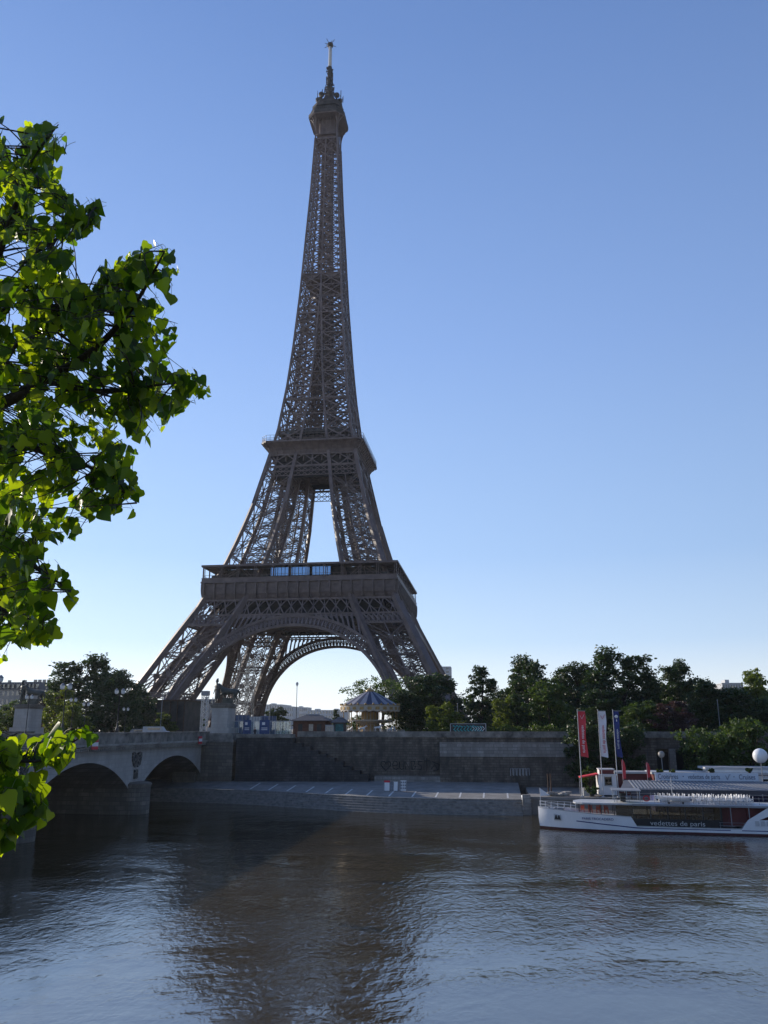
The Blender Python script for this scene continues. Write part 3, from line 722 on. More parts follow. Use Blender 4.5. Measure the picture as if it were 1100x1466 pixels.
# the tapering shaft above the second platform
lv = [116.0]
while lv[-1] < 262: lv.append(lv[-1]+lerp(6.6, 4.6, (lv[-1]-116)/150))
lv[-1] = 266.5
mb = MB()
for sx in (-1, 1):
    for sy in (-1, 1):
        for z0, z1 in zip(lv, lv[1:]):
            t = lerp(.85, .55, (z0-116)/150)
            mb.bar(cpt(sx,sy,0,0,z0), cpt(sx,sy,0,0,z1), t*1.05)
            merged = z0 >= 186
            if not merged:
                for c in ((1,0),(0,1)): mb.bar(cpt(sx,sy,*c,z0), cpt(sx,sy,*c,z1), t)
                mb.bar(cpt(sx,sy,1,1,z0), cpt(sx,sy,1,1,z1), t*.9)
            for f, (c0, c1) in FACES.items():
                if merged and f in (2, 3): continue
                n = face_n(sx, sy, f)
                p0, p1 = cpt(sx,sy,*c0,z0), cpt(sx,sy,*c1,z0); q0, q1 = cpt(sx,sy,*c0,z1), cpt(sx,sy,*c1,z1)
                w_ = t*.62
                mb.bar(p0, q1, w_, w_*.7, n); mb.bar(p1, q0, w_*.97, w_*.66, n); mb.bar(p0, p1, w_*.9, w_*.8, n)
                mb.box((p0+p1+q0+q1)/4, (t*1.15,)*3)
                if merged: mb.bar((p0+q0)/2, (p1+q1)/2, w_*.5, w_*.5, n); mb.bar((p0+p1)/2, (q0+q1)/2, w_*.5, w_*.5, n)
                if not merged:                                            # finer secondary lattice in the wide panels
                    e0, e1 = (p0+q0)/2, (p1+q1)/2; m0, m1 = (p0+p1)/2, (q0+q1)/2
                    for a, b in ((e0,m0),(m0,e1),(e1,m1),(m1,e0)): mb.bar(a, b, w_*.45, w_*.4, n)
for f in range(4):
    for z0, z1 in zip(lv, lv[1:]):
        t = lerp(.75, .5, (z0-116)/150)
        if z0 >= 186: mb.bar(fp(f,0,z0,o=.05), fp(f,0,z1,o=.05), t*.95)
        else:                                                             # horizontal ties and X between the legs
            g0, g1 = aw(z0)-ww(z0), aw(z1)-ww(z1)
            mb.bar(fp(f,-g0,z0), fp(f,g0,z0), t*.5)
            if z0 > 140: mb.bar(fp(f,-g0,z0), fp(f,g1,z1), t*.42, t*.3, FN[f]); mb.bar(fp(f,g0,z0), fp(f,-g1,z1), t*.41, t*.29, FN[f])
for k, (za, zb) in enumerate(((136,137.2),(158,159),(176,177))): 
    for f in range(4): h = aw(za); mb.bar(fp(f,-h,za), fp(f,h,za), .6, .9, FN[f])
shaft = mb.build('shaft', M['iron'], tw)
mb = MB()                                                                  # lift cage core
for z0, z1 in zip(zr(116,266,50), zr(116,266,50)[1:]):
    h = lerp(4.2, 2.2, min(1, (z0-116)/120))
    for sx in (-1, 1):
        for sy in (-1, 1):
            mb.bar((sx*h,sy*h,z0), (sx*h,sy*h,z1), .4); mb.bar((sx*h,sy*h*.4,z0), (sx*h,sy*h*.4,z1), .3); mb.bar((sx*h*.4,sy*h,z0), (sx*h*.4,sy*h,z1), .3)
    for f in range(4): mb.bar(fp(f,-h,z0,h), fp(f,h,z1,h), .26); mb.bar(fp(f,h,z0,h), fp(f,-h,z1,h), .25); mb.bar(fp(f,-h,z0,h), fp(f,h,z0,h), .35)
    mb.bar((-h,-h,z0), (h,h,z1), .3)
    for s in (-1, 1): mb.box((s*h*.5, -s*h*.5, (z0+z1)/2), (1.3,1.3,1.4))
mb.build('lift_core', M['iron'], shaft)
mb = MB(); h = aw(195)-.6
ring(mb, h, 2.6, 193.2, 193.7); ring(mb, h+.3, h, 193.7, 195.4); ring(mb, h+.1, h-.2, 196.6, 197.2); mb.box2(-4.5,4.5,-4.5,4.5,193.75,197.5)
for f in range(4):
    mb.bar(fp(f,-h,193,h), fp(f,0,188.5,h*.5), .5); mb.bar(fp(f,h,193,h), fp(f,0,188.5,h*.5), .5)
    for k in range(7): mb.bar(fp(f,-h+2*h*k/6,195.3,h), fp(f,-h+2*h*k/6,197,h), .16)
mb.build('intermediate_platform', M['iron2'], shaft)

# top platform: corbelled, chamfered gallery, caged upper deck, cupola and mast
def oct8(h, c, z): return [(-h+c,-h,z),(h-c,-h,z),(h,-h+c,z),(h,h-c,z),(h-c,h,z),(-h+c,h,z),(-h,h-c,z),(-h,-h+c,z)]
def oslab(mb, h, c, z0, z1):
    a, b = oct8(h,c,z0), oct8(h,c,z1); mb.add(a+b, [tuple(range(7,-1,-1)), tuple(range(8,16))]+[(k,(k+1)%8,(k+1)%8+8,k+8) for k in range(8)])
mb = MB(); oslab(mb, 5.05, .5, 265.8, 266.6); oslab(mb, 4.7, .5, 268.6, 269.2); oslab(mb, 3.6, .5, 266.6, 277)
oslab(mb, 8.2, 3.3, 277.2, 277.7)
for sx in (-1, 1):
    for sy in (-1, 1): mb.bar((sx*4.9,sy*4.9,266), (sx*4.9,sy*4.9,277.3), .55)
for f in range(4):
    for k in range(5): u = -3.6+1.8*k; mb.bar(fp(f,u,269,4.5), fp(f,u,277.2,4.7), .3)
    for u in (-4.9, 4.9):                                               # curved brackets
        pts = [fp(f,u,268.2+8.8*sin(t),4.9+3.1*(1-cos(t))) for t in zr(0, pi/2, 7)]; seg(mb, pts, .35, .35)
for sx in (-1, 1):
    for sy in (-1, 1):
        pts = [Vector((sx*(4.9+1.6*(1-cos(t))), sy*(4.9+1.6*(1-cos(t))), 268.2+8.8*sin(t))) for t in zr(0, pi/2, 7)]; seg(mb, pts, .4, .4)
a, b = oct8(5.1,.9,270.0), oct8(8.0,3.2,277.2)
top = mb.build('top_platform', M['iron2'], tw)
mb = MB(); oslab(mb, 8.35, 3.35, 277.7, 279.3); oslab(mb, 7.4, 3.0, 279.3, 281.6)
o = oct8(7.9,3.2,0)
for a, b in zip(o, o[1:]+o[:1]):
    a, b = Vector(a), Vector(b); nn = max(3, int((b-a).length/.9))
    for k in range(nn): p = a.lerp(b, k/nn); mb.bar(p+Vector((0,0,279.3)), Vector((p.x*.86,p.y*.86,283.2)), .12)
    for z, s in ((280.2,.97),(281.2,.94),(283.2,.86)): mb.bar(Vector((a.x*s,a.y*s,z)), Vector((b.x*s,b.y*s,z)), .16)
oslab(mb, 6.9, 2.9, 283.0, 284.6); oslab(mb, 5.6, 2.3, 284.6, 287.0)
mb.build('top_gallery', M['interior'], top)
mb = MB(); mb.lathe((0,0,0), [(5.2,287),(5.0,288.2),(3.0,289.4),(2.7,291.5),(2.0,293.5),(1.6,295.5),(1.3,298)], 16)
for k in range(4):
    t = pi/4+k*pi/2; seg(mb, [Vector((cos(t)*r_,sin(t)*r_,z)) for r_, z in ((6.6,286.8),(5.2,289.8),(3.4,292.2),(1.6,294))], .45)
for k in range(8):
    t = k*pi/4+.2; c = (cos(t)*5.0, sin(t)*5.0, 290.5); mb.lathe(c, [(.25,-2.5),(.3,-.8),(1.2,-.3),(1.35,.3),(1.2,.9)], 10)
rr = random.Random(5)
for k in range(64):
    t = rr.uniform(0, 2*pi); r_ = rr.uniform(4.0, 7.0); z = 287+rr.uniform(-2, 3.5); mb.bar((cos(t)*r_,sin(t)*r_,z), (cos(t)*r_*1.02,sin(t)*r_*1.02,z+rr.uniform(1,3.6)), .16)
for t, hh in ((-.3,7), (2.6,6), (-1.9,5)): mb.bar((cos(t)*6.2,sin(t)*6.2,286), (cos(t)*6.2,sin(t)*6.2,287+hh), .28)
cup = mb.build('cupola', M['dark'] if False else M['interior'], top)
mb = MB(); mb.lathe((0,0,0), [(1.5,294),(1.15,298),(1.05,309.6)], 10)
for k in range(120):
    z = 294+15.6*rr.random(); t = rr.uniform(0,2*pi); r_ = 1.2 if z > 299 else 1.9; mb.bar((cos(t)*.9,sin(t)*.9,z), (cos(t)*(r_+.5),sin(t)*(r_+.5),z), .3); mb.box((cos(t)*(r_+.3),sin(t)*(r_+.3),z), (.3,.3,rr.uniform(.4,1.3)))
mb.build('antenna_mast', M['interior'], top)
mb = MB(); mb.lathe((0,0,0), [(.72,309.5),(.68,321.3)], 10); mb.lathe((0,0,0), [(.95,309.6),(.95,310.2)], 10)
for k in range(9): mb.box((.75,0,311+k*1.1), (.35,.35,.4))
mb.build('mast_pole', M['mastwhite'], top)
mb = MB(); mb.lathe((0,0,0), [(.7,321.3),(1.4,321.8),(1.4,323.0),(.5,323.4)], 10)
for k in range(12):
    t = k*pi/6; mb.bar((0,0,322.4), (cos(t)*2.7,sin(t)*2.7,322.4+1.4*(k % 3-.8)), .18)
mb.build('antenna_head', M['interior'], top)

# ------------------------------------------------------------------ tour boat at the landing
bt = thing('tour_boat', 'long white tour boat with dark red waterline moored at the landing quay', 'tour boat', (4.75, 109.6, 0), radians(-5.2)); bt.scale = (1, 1, .88)
ST = [(0,.05,.04,2.75),(.35,.42,.2,2.73),(1.2,1.05,.65,2.68),(2.6,1.75,1.3,2.56),(4.6,2.4,2.0,2.4),(7.5,2.8,2.6,2.18),(11.0,2.9,2.8,1.98),(11.6,2.9,2.82,.82),(17,2.9,2.85,.78),(23.2,2.9,2.85,.78),(23.95,2.9,2.85,1.95),(30,2.85,2.75,2.0),(36.5,2.5,2.3,2.05)]
def hull_pt(x, z, off=0):
    bd = table([(s[0],s[1]) for s in ST], x); bw = table([(s[0],s[2]) for s in ST], x); zt = table([(s[0],s[3]) for s in ST], x)
    k = max(-.4, min(1.3, z/max(zt, 1.9))); return -(bw+(bd-bw)*k)-off
xs = []
for a, b in zip(ST, ST[1:]):
    n = max(1, int((b[0]-a[0])/1.2)); xs += [lerp(a[0], b[0], i/n) for i in range(n)]
xs.append(ST[-1][0])
def hull_side(mb, zb, zt, off, x0=0, x1=99, sides=(1,-1), smooth=True):
    X = [x for x in xs if x0 <= x <= x1]; nz = 5
    for sd in sides:
        vs = []
        for x in X:
            a, b = zb(x) if callable(zb) else zb, zt(x) if callable(zt) else zt
            for k in range(nz+1): z = lerp(a, b, k/nz); vs.append((x+.12*max(0,(1.2-z))*(1 if x < .4 else 0), sd*hull_pt(x, z, off), z))
        fs = [(i*(nz+1)+k, (i+1)*(nz+1)+k, (i+1)*(nz+1)+k+1, i*(nz+1)+k+1) for i in range(len(X)-1) for k in range(nz)]
        mb.add(vs, fs if sd == 1 else [f[::-1] for f in fs], smooth)
sheer = lambda x: table([(s[0],s[3]) for s in ST], x)
mb = MB(); hull_side(mb, -.6, sheer, 0); mb.add([(36.5,-2.4,-.6),(36.5,2.4,-.6),(36.5,2.5,2.05),(36.5,-2.5,2.05)], [(0,1,2,3)])
hull = mb.build('hull', M['hullwhite'], bt); M['boot'] = mat('antifouling_paint', (.075,.013,.016), .5, var=.3)
mb = MB(); hull_side(mb, -.3, .26, .015); mb.build('boot_stripe', M['boot'], hull)
mb = MB(); hull_side(mb, lambda x: max(.56, 1.25-.09*(x-4)), lambda x: max(.66, 1.38-.09*(x-4)), .02, 4.3, 23); mb.build('stripe', M['navy'], hull)
mb = MB(); hull_side(mb, .56, .66, .02, 23.2, 99); mb.build('stripe', M['navy'], hull)
mb = MB()
vs = []; 
for x in xs: z = min(sheer(x)-.3, 2.25) if x < 11 else (.6 if x < 23.9 else 1.6); vs += [(x,hull_pt(x,z,-.08),z),(x,-hull_pt(x,z,-.08),z)]
mb.add(vs, [(2*i,2*i+2,2*i+3,2*i+1) for i in range(len(xs)-1)]); mb.build('deck', M['lightgrey'], bt)
mb = MB(); hull_side(mb, lambda x: sheer(x)-.02, lambda x: sheer(x)+.1, .05, 0, 11.0); hull_side(mb, lambda x: sheer(x)-.02, lambda x: sheer(x)+.09, .05, 11.5, 23.2); mb.build('rubbing_rail', M['lightgrey'], hull)
mb = MB(); y = hull_pt(2.3, 1.6)-.02; x0 = 1.9; sl = atan2(hull_pt(3.0,1.6)-hull_pt(1.9,1.6), 1.1)
mb.box((x0+.45, hull_pt(2.35,1.62)-.035, 1.62), (.95,.05,.85), sl); hp = mb.build('anchor_pocket', M['lightgrey'], hull)
mb = MB()
for dx in (-.17, .17): mb.prism([(-.2,-.28),(.2,-.28),(.08,.28),(-.08,.28)], 0, .05, lambda u, v, w_, dx=dx: (x0+.45+dx+u, hull_pt(x0+.45+dx+u,1.62)-.08-w_, 1.6+v))
mb.build('anchor', M['black'], hp)
name_z = 1.62
text('name_lettering', 'PARIS TROCADERO', .42, M['navy'], hull, (7.1, hull_pt(7.1,name_z)-.04, name_z), (pi/2, 0, atan2(hull_pt(8.6,name_z)-hull_pt(5.6,name_z), 3.0)), .008, 1.0)
# bow rail, staff and pennant
mb = MB()
for z in (.45, .85):
    mb.tube([(x, hull_pt(x, sheer(x))+.1, sheer(x)+z) for x in (.2,1.2,2.6,4.6)], .025, 6); mb.tube([(x, -hull_pt(x, sheer(x))-.1, sheer(x)+z) for x in (.2,1.2,2.6,4.6)], .025, 6)
for x in (.25,.9,1.6,2.4,3.2,4.0,4.6):
    for s in (1,-1): y = s*(hull_pt(x,sheer(x))+.1); mb.tube([(x,y,sheer(x)),(x,y,sheer(x)+.87)], .025, 6)
mb.build('bow_rail', M['white'], bt)
mb = MB(); mb.tube([(.35,0,2.4),(.3,0,5.35)], .03, 6); st_ = mb.build('bow_staff', M['white'], bt)
mb = MB(); mb.add([(.33,0,5.3),(1.55,.1,4.35),(.36,0,4.25),(.33,.02,5.3),(1.55,.12,4.35),(.36,.02,4.25)], [(0,1,2),(5,4,3),(0,3,4,1),(1,4,5,2),(2,5,3,0)]); mb.build('pennant', M['white'], st_)
# mooring bits on the foredeck
mb = MB()
for x in (1.3, 2.1, 3.1): 
    for s in (-1,1): mb.lathe((x, s*.35, 2.25), [(.12,0),(.12,.4),(.18,.42),(.18,.48)], 8)
mb.box((2.7,0,2.5), (.9,.7,.5)); mb.build('windlass', M['grey'], bt)
# long roof
mb = MB()
RF = [(4.3,1.0),(4.6,1.9),(5.4,2.45),(7,2.7),(11,2.8),(36,2.7)]
vs = []
for x, h in RF: 
    e = .16 if x < 5 else .2
    vs += [(x,-h,3.5),(x,h,3.5),(x,h,3.5+e),(x,-h,3.5+e)]
fs = [(0,1,2,3)]+[(4*i+k, 4*i+(k+1)%4, 4*i+4+(k+1)%4, 4*i+4+k) for i in range(len(RF)-1) for k in range(4)]+[(len(vs)-1,len(vs)-2,len(vs)-3,len(vs)-4)]
mb.add(vs, fs); rf = mb.build('roof', M['lightgrey'], bt)
mb = MB(); mb.box2(11.2, 36, -2.9, -2.78, 3.46, 3.68); mb.box2(11.2, 36, 2.78, 2.9, 3.46, 3.68); mb.build('roof_edge', M['grey'], rf)  # edge greyed, the shadow on it is put into the colour
mb = MB()
for x in (5.0,6.3,7.6,9.1):
    for s in (-1,1): mb.bar((x,s*(2.0 if x < 5.5 else 2.5),2.0), (x,s*(2.0 if x < 5.5 else 2.5),3.52), .09)
mb.build('roof_post', M['dark'], bt)
# cabin
mb = MB()
for s in (-1, 1): mb.box2(9.35, 11.3, s*2.62-.03, s*2.62+.03, 1.6, 3.48)
mb.box2(9.3, 9.36, -2.55, 2.55, 1.9, 3.48); mb.build('cabin_front', M['glassdark'], bt)
mb = MB()
for s in (-1, 1): mb.box2(11.3, 21.2, s*2.7-.04, s*2.7+.04, .62, 1.8)
mb.box2(21.15, 21.25, -2.6, 2.6, .6, 3.45); cp = mb.build('cabin_side', M['black'], bt)
text('side_lettering', 'vedettes de paris', .86, M['lightgrey'], cp, (16.2, -2.75, 1.27), (pi/2,0,0), .01, 1.04)
for k in range(5):
    mb = MB()
    x0, x1 = 11.35+k*1.96, 11.35+(k+1)*1.96-.12
    for s in (-1, 1): mb.box2(x0, x1, s*2.68-.025, s*2.68+.025, 1.82, 3.44)
    wnd = mb.build('window', M['glassboat'], bt)
    mb = MB()
    for s in (-1, 1): mb.box2(x1+.005, x1+.115, s*2.68-.05, s*2.68+.05, 1.81, 3.47)
    mb.build('window_frame', M['dark'], wnd)
mb = MB(); mb.box2(9.4, 21.1, -2.5, 2.5, 1.0, 1.06)
for k in range(7): mb.box((12.2+k*1.3, 0, 1.5), (.5, 3.8, .9))
mb.build('cabin_floor', M['brick'], bt)
mb = MB(); mb.box2(21.3, 36, -1.7, -1.6, 1.0, 3.45); mb.box2(21.3, 36, 1.6, 1.7, 1.0, 3.45)
for k in range(7): mb.box((22+k*2.1, -1.75, 2.3), (.07,.12,2.3))
mb.build('aft_bulkhead', M['darkred'], bt)
mb = MB()
for x in (22.2, 24.2, 26.6, 29, 32): mb.bar((x,-2.7,1.1),(x,-2.7,3.5),.09); mb.bar((x,2.7,1.1),(x,2.7,3.5),.09)
for z in (1.2,1.55): mb.bar((20.8,-2.85,z),(23.6,-2.85,z),.04)
for k in range(3): mb.bar((20.9+k*1.3,-2.85,.75),(20.9+k*1.3,-2.85,1.57),.04)
mb.build('side_rail', M['grey'], bt)
mb = MB()
for k in range(3): mb.box((24.9+k*.62, -2.93, 1.55), (.42,.06,.6))
mb.build('vent_grille', M['lightgrey'], hull)
mb = MB(); mb.prism([(24,1.95),(25.2,1.95),(28.5,3.45),(26.2,3.45)], -2.82, -2.74, lambda u,v,w_: (u,w_,v)); mb.build('aft_brace', M['hullwhite'], bt)
# upper deck: rails, steering shelter
mb = MB()
for s in (-1,1):
    for z in (4.15,4.6): mb.bar((9.5,s*2.6,z),(36,s*2.6,z),.035)
    for k in range(19): mb.bar((9.5+k*1.45,s*2.6,3.8),(9.5+k*1.45,s*2.6,4.77),.035)
mb.build('upper_rail', M['grey'], bt)
sh = MB(); sh.box2(9.0, 12.4, -2.2, 2.2, 5.25, 5.35); shr = sh.build('shelter_roof', M['grey'], bt)
mb = MB()
for x in (9.2, 10.7, 12.2):
    for s in (-2.1, 2.1): mb.bar((x,s,3.8),(x,s,5.26),.07)
mb.build('shelter_post', M['lightgrey'], shr)
mb = MB(); mb.box2(9.4,9.46,-2,2,4.2,5.3); mb.build('windscreen', M['glassclear'], shr)
mb = MB(); mb.box((10.3,0,4.3),(.6,1.6,1.0)); mb.tube([(10.7,0,4.9),(10.9,0,4.9)],.3,10); mb.build('helm_console', M['dark'], bt)
mb = MB()
for k in range(10): t = 2*pi*k/10; t2 = 2*pi*(k+1)/10; mb.bar((10.6+.0,-2.72+.0,4.35+.34*sin(t)) if False else (12.9+.34*cos(t),-2.72,4.4+.34*sin(t)), (12.9+.34*cos(t2),-2.72,4.4+.34*sin(t2)), .12)
mb.build('life_ring', M['red'], bt)
mb = MB(); mb.tube([(16.2,.5,3.8),(16.2,.5,7.0)], .05, 6); mb.bar((15.8,.5,6.3),(16.6,.5,6.3),.05); mb.build('mast', M['lightgrey'], bt)
RZB = radians(-5.2)
def onboat(x, y, z): return Vector((4.75+x*cos(RZB)-y*sin(RZB), 109.6+x*sin(RZB)+y*cos(RZB), z*.88))
# small lifeboat lying on the upper deck
lb = thing('lifeboat', 'small white lifeboat lying on the upper deck of the tour boat', 'lifeboat', onboat(14.6,-1.75,3.75), RZB)
mb = MB(); LS = [(0,.06,.62),(.3,.38,.58),(1.0,.68,.54),(1.9,.74,.52),(2.8,.66,.53),(3.3,.5,.55)]
vs = []
for x, h, zt in LS: vs += [(x,-h,zt+.12),(x,-h*.85,.28),(x,0,.12),(x,h*.85,.28),(x,h,zt+.12)]
mb.add(vs, [(5*i+k,5*i+k+1,5*i+6+k,5*i+5+k) for i in range(5) for k in range(4)]+[(25,26,27,28,29)], True); mb.build('hull', M['chair'], lb)
mb = MB(); vs = []
for x, h, zt in LS: vs += [(x,-h,zt+.13),(x,0,zt+.28),(x,h,zt+.13)]
mb.add(vs, [(3*i+k,3*i+k+1,3*i+4+k,3*i+3+k) for i in range(5) for k in range(2)], True); mb.build('cover', M['lightgrey'], lb)
mb = MB(); mb.box((.9,0,.08),(.12,1.0,.2)); mb.box((2.5,0,.08),(.12,1.0,.2)); mb.build('cradle', M['dark'], lb)
# white chairs
def chair_mesh():
    mb = MB(); mb.box((0,0,.44),(.46,.46,.05)); mb.box((.21,0,.68),(.05,.44,.46)); mb.box((.23,0,.94),(.05,.34,.06))
    for sx in (-.2,.2):
        for sy in (-.2,.2): mb.box((sx,sy,.21),(.05,.05,.42))
    for sy in (-.23,.23): mb.box((0,sy,.64),(.44,.05,.04)); mb.box((-.2,sy,.53),(.04,.04,.2))
    return mb
c0 = tag(chair_mesh().build('deck_chair', M['chair']), 'white plastic chair among the rows on the upper deck of the tour boat', 'chair', 'white chairs on the boat upper deck')
first = True
for i in range(19):
    for j in range(5):
        x = 14.4+i*.57+R.uniform(-.06,.06); y = -1.9+j*.86+R.uniform(-.1,.1)
        if x < 18.2 and y < -.6: continue
        if R.random() < .08: continue
        o = c0 if first else c0.copy()
        if not first: COL.objects.link(o)
        first = False
        o.location = onboat(x, y, 3.72); o.rotation_euler = (0,0,RZB+(pi if j % 2 else 0)+R.uniform(-.25,.25))
M['orange'] = mat('orange_plastic', (.45,.08,.035), .5, var=.1)
rc0 = None
for i in range(4):
    for j in range(3):
        if rc0 is None: o = rc0 = tag(chair_mesh().build('saloon_chair', M['orange']), 'red chair under the open front roof of the tour boat', 'chair', 'red chairs in the boat front saloon')
        else: o = rc0.copy(); COL.objects.link(o)
        o.location = onboat(5.4+i*.95, -1.5+j*1.5, 2.2); o.rotation_euler = (0,0,RZB+(i % 2)*pi)

# ------------------------------------------------------------------ floating landing pavilion behind the boat
pv = thing('landing_pavilion', 'long low grey floating pavilion with slatted roof behind the tour boat', 'pavilion', (13.5, 116.5, 0))
x885 = sight(886,1120,117).x-13.5; x1100 = 60
M['fascia'] = mat('dark_gutter', (.05,.055,.075), .6, var=.2); M['pavroof'] = mat('zinc_roof', (.12,.125,.14), .6, var=.2, scale=.5)
mb = MB(); mb.box2(x885+.4, x1100, -.5, 7.5, -.3, 1.1); mb.build('pontoon', M['grey'], pv)
mb = MB()
mb.add([(x885,-.6,3.9),(x885+1.2,-.9,3.9),(x1100,-.9,3.8),(x1100,6.5,4.5),(x885+1.6,6.5,4.6),(x885,-.6,4.25),(x885+1.2,-.9,4.25),(x1100,-.9,4.15),(x1100,6.5,4.85),(x885+1.6,6.5,4.95)],
 [(4,3,2,1,0),(5,6,7,8,9),(0,1,6,5),(1,2,7,6),(2,3,8,7),(3,4,9,8),(4,0,5,9)]); rf = mb.build('roof', M['pavroof'], pv)
mb = MB()
for k in range(60):
    x = x885+2+k*.45
    if x < x1100-1: mb.bar((x,-.3,4.34-.005*(x-x885)), (x+.2,6.2,4.96-.004*(x-x885)), .2, .08)
mb.build('roof_slats', M['grey'], rf)
mb = MB(); mb.box2(x885+1.3, x1100, -1.05, -.92, 3.55, 4.17); mb.build('fascia', M['fascia'], rf)
mb = MB()
for k in range(9): mb.bar((x885+1.4+k*3.4,-.4,1.1),(x885+1.4+k*3.4,-.4,3.9),.14)
mb.build('post', M['dark'], pv)
mb = MB(); mb.box2(x885+5, x1100, 3.5, 7, 1.1, 3.8); mb.build('cabin', M['navy'], pv)
bx0, bx1 = sight(938,1112,123).x, sight(1086,1112,123).x; bz0, bz1 = sight(1000,1118,123).z, sight(1000,1106.5,123).z
bn = thing('banner', 'long pale blue and white banner with cruise lettering along the pavilion roof', 'banner', ((bx0+bx1)/2, 123, bz0))
bw_, bh_ = bx1-bx0, bz1-bz0
M['bannerwhite'] = mat('banner_cloth', (.62,.68,.76), .6, var=.05)
mb = MB(); mb.box((0,0,bh_/2),(bw_,.12,bh_)); bpn = mb.build('panel', M['bannerwhite'], bn)
mb = MB()
for k in range(8): mb.bar((-bw_/2+.2+k*(bw_-.4)/7,.12,-1.2),(-bw_/2+.2+k*(bw_-.4)/7,.12,bh_),.1)
mb.build('frame', M['dark'], bn)
TXT = mat('banner_ink', (.06,.08,.14), .6, var=.05)
text('lettering', 'Croisières', bh_*.88, TXT, bn, (-bw_*.373, -.075, bh_*.5), (pi/2,0,0), .006, fit=bw_*.195)
text('lettering', '·', bh_*1.1, TXT, bn, (-bw_*.225, -.075, bh_*.5), (pi/2,0,0), .006, 1.1)
text('lettering', 'vedettes de paris', bh_*.84, TXT, bn, (-bw_*.025, -.075, bh_*.5), (pi/2,0,0), .006, fit=bw_*.31)
mb = MB(); mb.bar((bw_*.185,-.08,bh_*.7),(bw_*.2,-.08,bh_*.2),.13,.03); mb.bar((bw_*.2,-.08,bh_*.2),(bw_*.222,-.08,bh_*.8),.13,.03); mb.bar((bw_*.222,-.082,bh_*.8),(bw_*.235,-.082,bh_*.8),.1,.03); mb.build('emblem', TXT, bn)
text('lettering', '·', bh_*1.1, TXT, bn, (bw_*.265, -.075, bh_*.5), (pi/2,0,0), .006, 1.1)
text('lettering', 'Cruises', bh_*.88, TXT, bn, (bw_*.39, -.075, bh_*.5), (pi/2,0,0), .006, fit=bw_*.155)
# moored barge roofs behind the banner
bg = thing('houseboat', 'low pale houseboat roof moored behind the banner', 'houseboat', (sight(935,1100,128.5).x, 128.5, 2.3))
mb = MB(); mb.box2(0, 60, 0, 5, 0, 3.2); mb.build('cabin', M['darkred'], bg)
mb = MB(); mb.box2(-.3, 60, -.4, 5.4, 3.2, 3.5); mb.box2(7.4, 60, .3, 5, 3.9, 4.2); rf = mb.build('roof', M['lightgrey'], bg)
mb = MB(); mb.box2(8, 17, .4, 4.6, 3.5, 3.9); mb.box2(9, 18.4, -.03, -.005, .4, 3.1); mb.build('upper_cabin', M['white'], bg)
mb = MB()
for k in range(10): mb.box((1.2+k*1.6, -.05, 2.1), (.9,.08,1.0))
mb.build('window', M['glassdark'], bg)

# ------------------------------------------------------------------ kiosk, flags, balloons on the landing quay
kx0, kx1 = sight(857,1120,129).x, sight(883,1120,129).x; kw = kx1-kx0
ks = thing('ticket_kiosk', 'small white ticket kiosk with a red awning beside the flagpoles', 'kiosk', (kx0, 129, 2.3))
mb = MB(); mb.box2(0, kw, 0, 3.0, .2, 2.95); mb.box2(.25, kw-.25, .25, 2.8, 2.97, 3.75); kb = mb.build('cabin', M['white'], ks)
mb = MB(); mb.box2(-.15, kw+.15, -.15, 3.15, 2.95, 3.08); mb.box2(.15, kw-.15, .15, 2.9, 3.75, 3.86); mb.build('roof', M['hullwhite'], ks)
mb = MB(); mb.box2(.3, kw-.2, -.02, -.003, 3.46, 3.9) if False else mb.box2(.27, kw-.27, .2, .246, 3.12, 3.7); mb.build('stripe', M['darkred'], ks)
mb = MB(); mb.box2(kw*.36, kw*.36+.95, -.05, -.004, 1.6, 2.75); wd = mb.build('window', M['glassdark'], ks)
mb = MB(); mb.box2(kw*.36-.08, kw*.36, -.07, -.004, 1.55, 2.8); mb.box2(kw*.36+.95, kw*.36+1.03, -.07, -.004, 1.55, 2.8); mb.box2(kw*.36-.08, kw*.36+1.03, -.07, -.004, 1.46, 1.55); mb.build('frame', M['grey'], wd)
mb = MB(); mb.add([(-2.6,-.2,2.7),(0,-.2,3.2),(0,2.4,3.2),(-2.6,2.4,2.7),(-2.6,-.2,2.55),(0,-.2,3.0),(0,2.4,3.0),(-2.6,2.4,2.55)], [(0,1,2,3),(7,6,5,4),(0,4,5,1),(1,5,6,2),(2,6,7,3),(3,7,4,0)])
aw_ = mb.build('awning', M['red'], ks)
mb = MB()
for y in (-.1, 2.3): mb.bar((-2.5,y,0),(-2.5,y,2.8),.08)
mb.box((-1.4,1.0,.55),(1.6,.9,1.1)); mb.build('counter', M['lightgrey'], ks)
mb = MB(); mb.box2(kw+.3, 18, 2.6, 5, 0, 3.1); mb.build('annex', M['darkred'], ks)
mb = MB(); mb.box2(kw+.1, 18.2, 2.2, 5.2, 3.1, 3.4); mb.build('annex_roof', M['lightgrey'], ks)

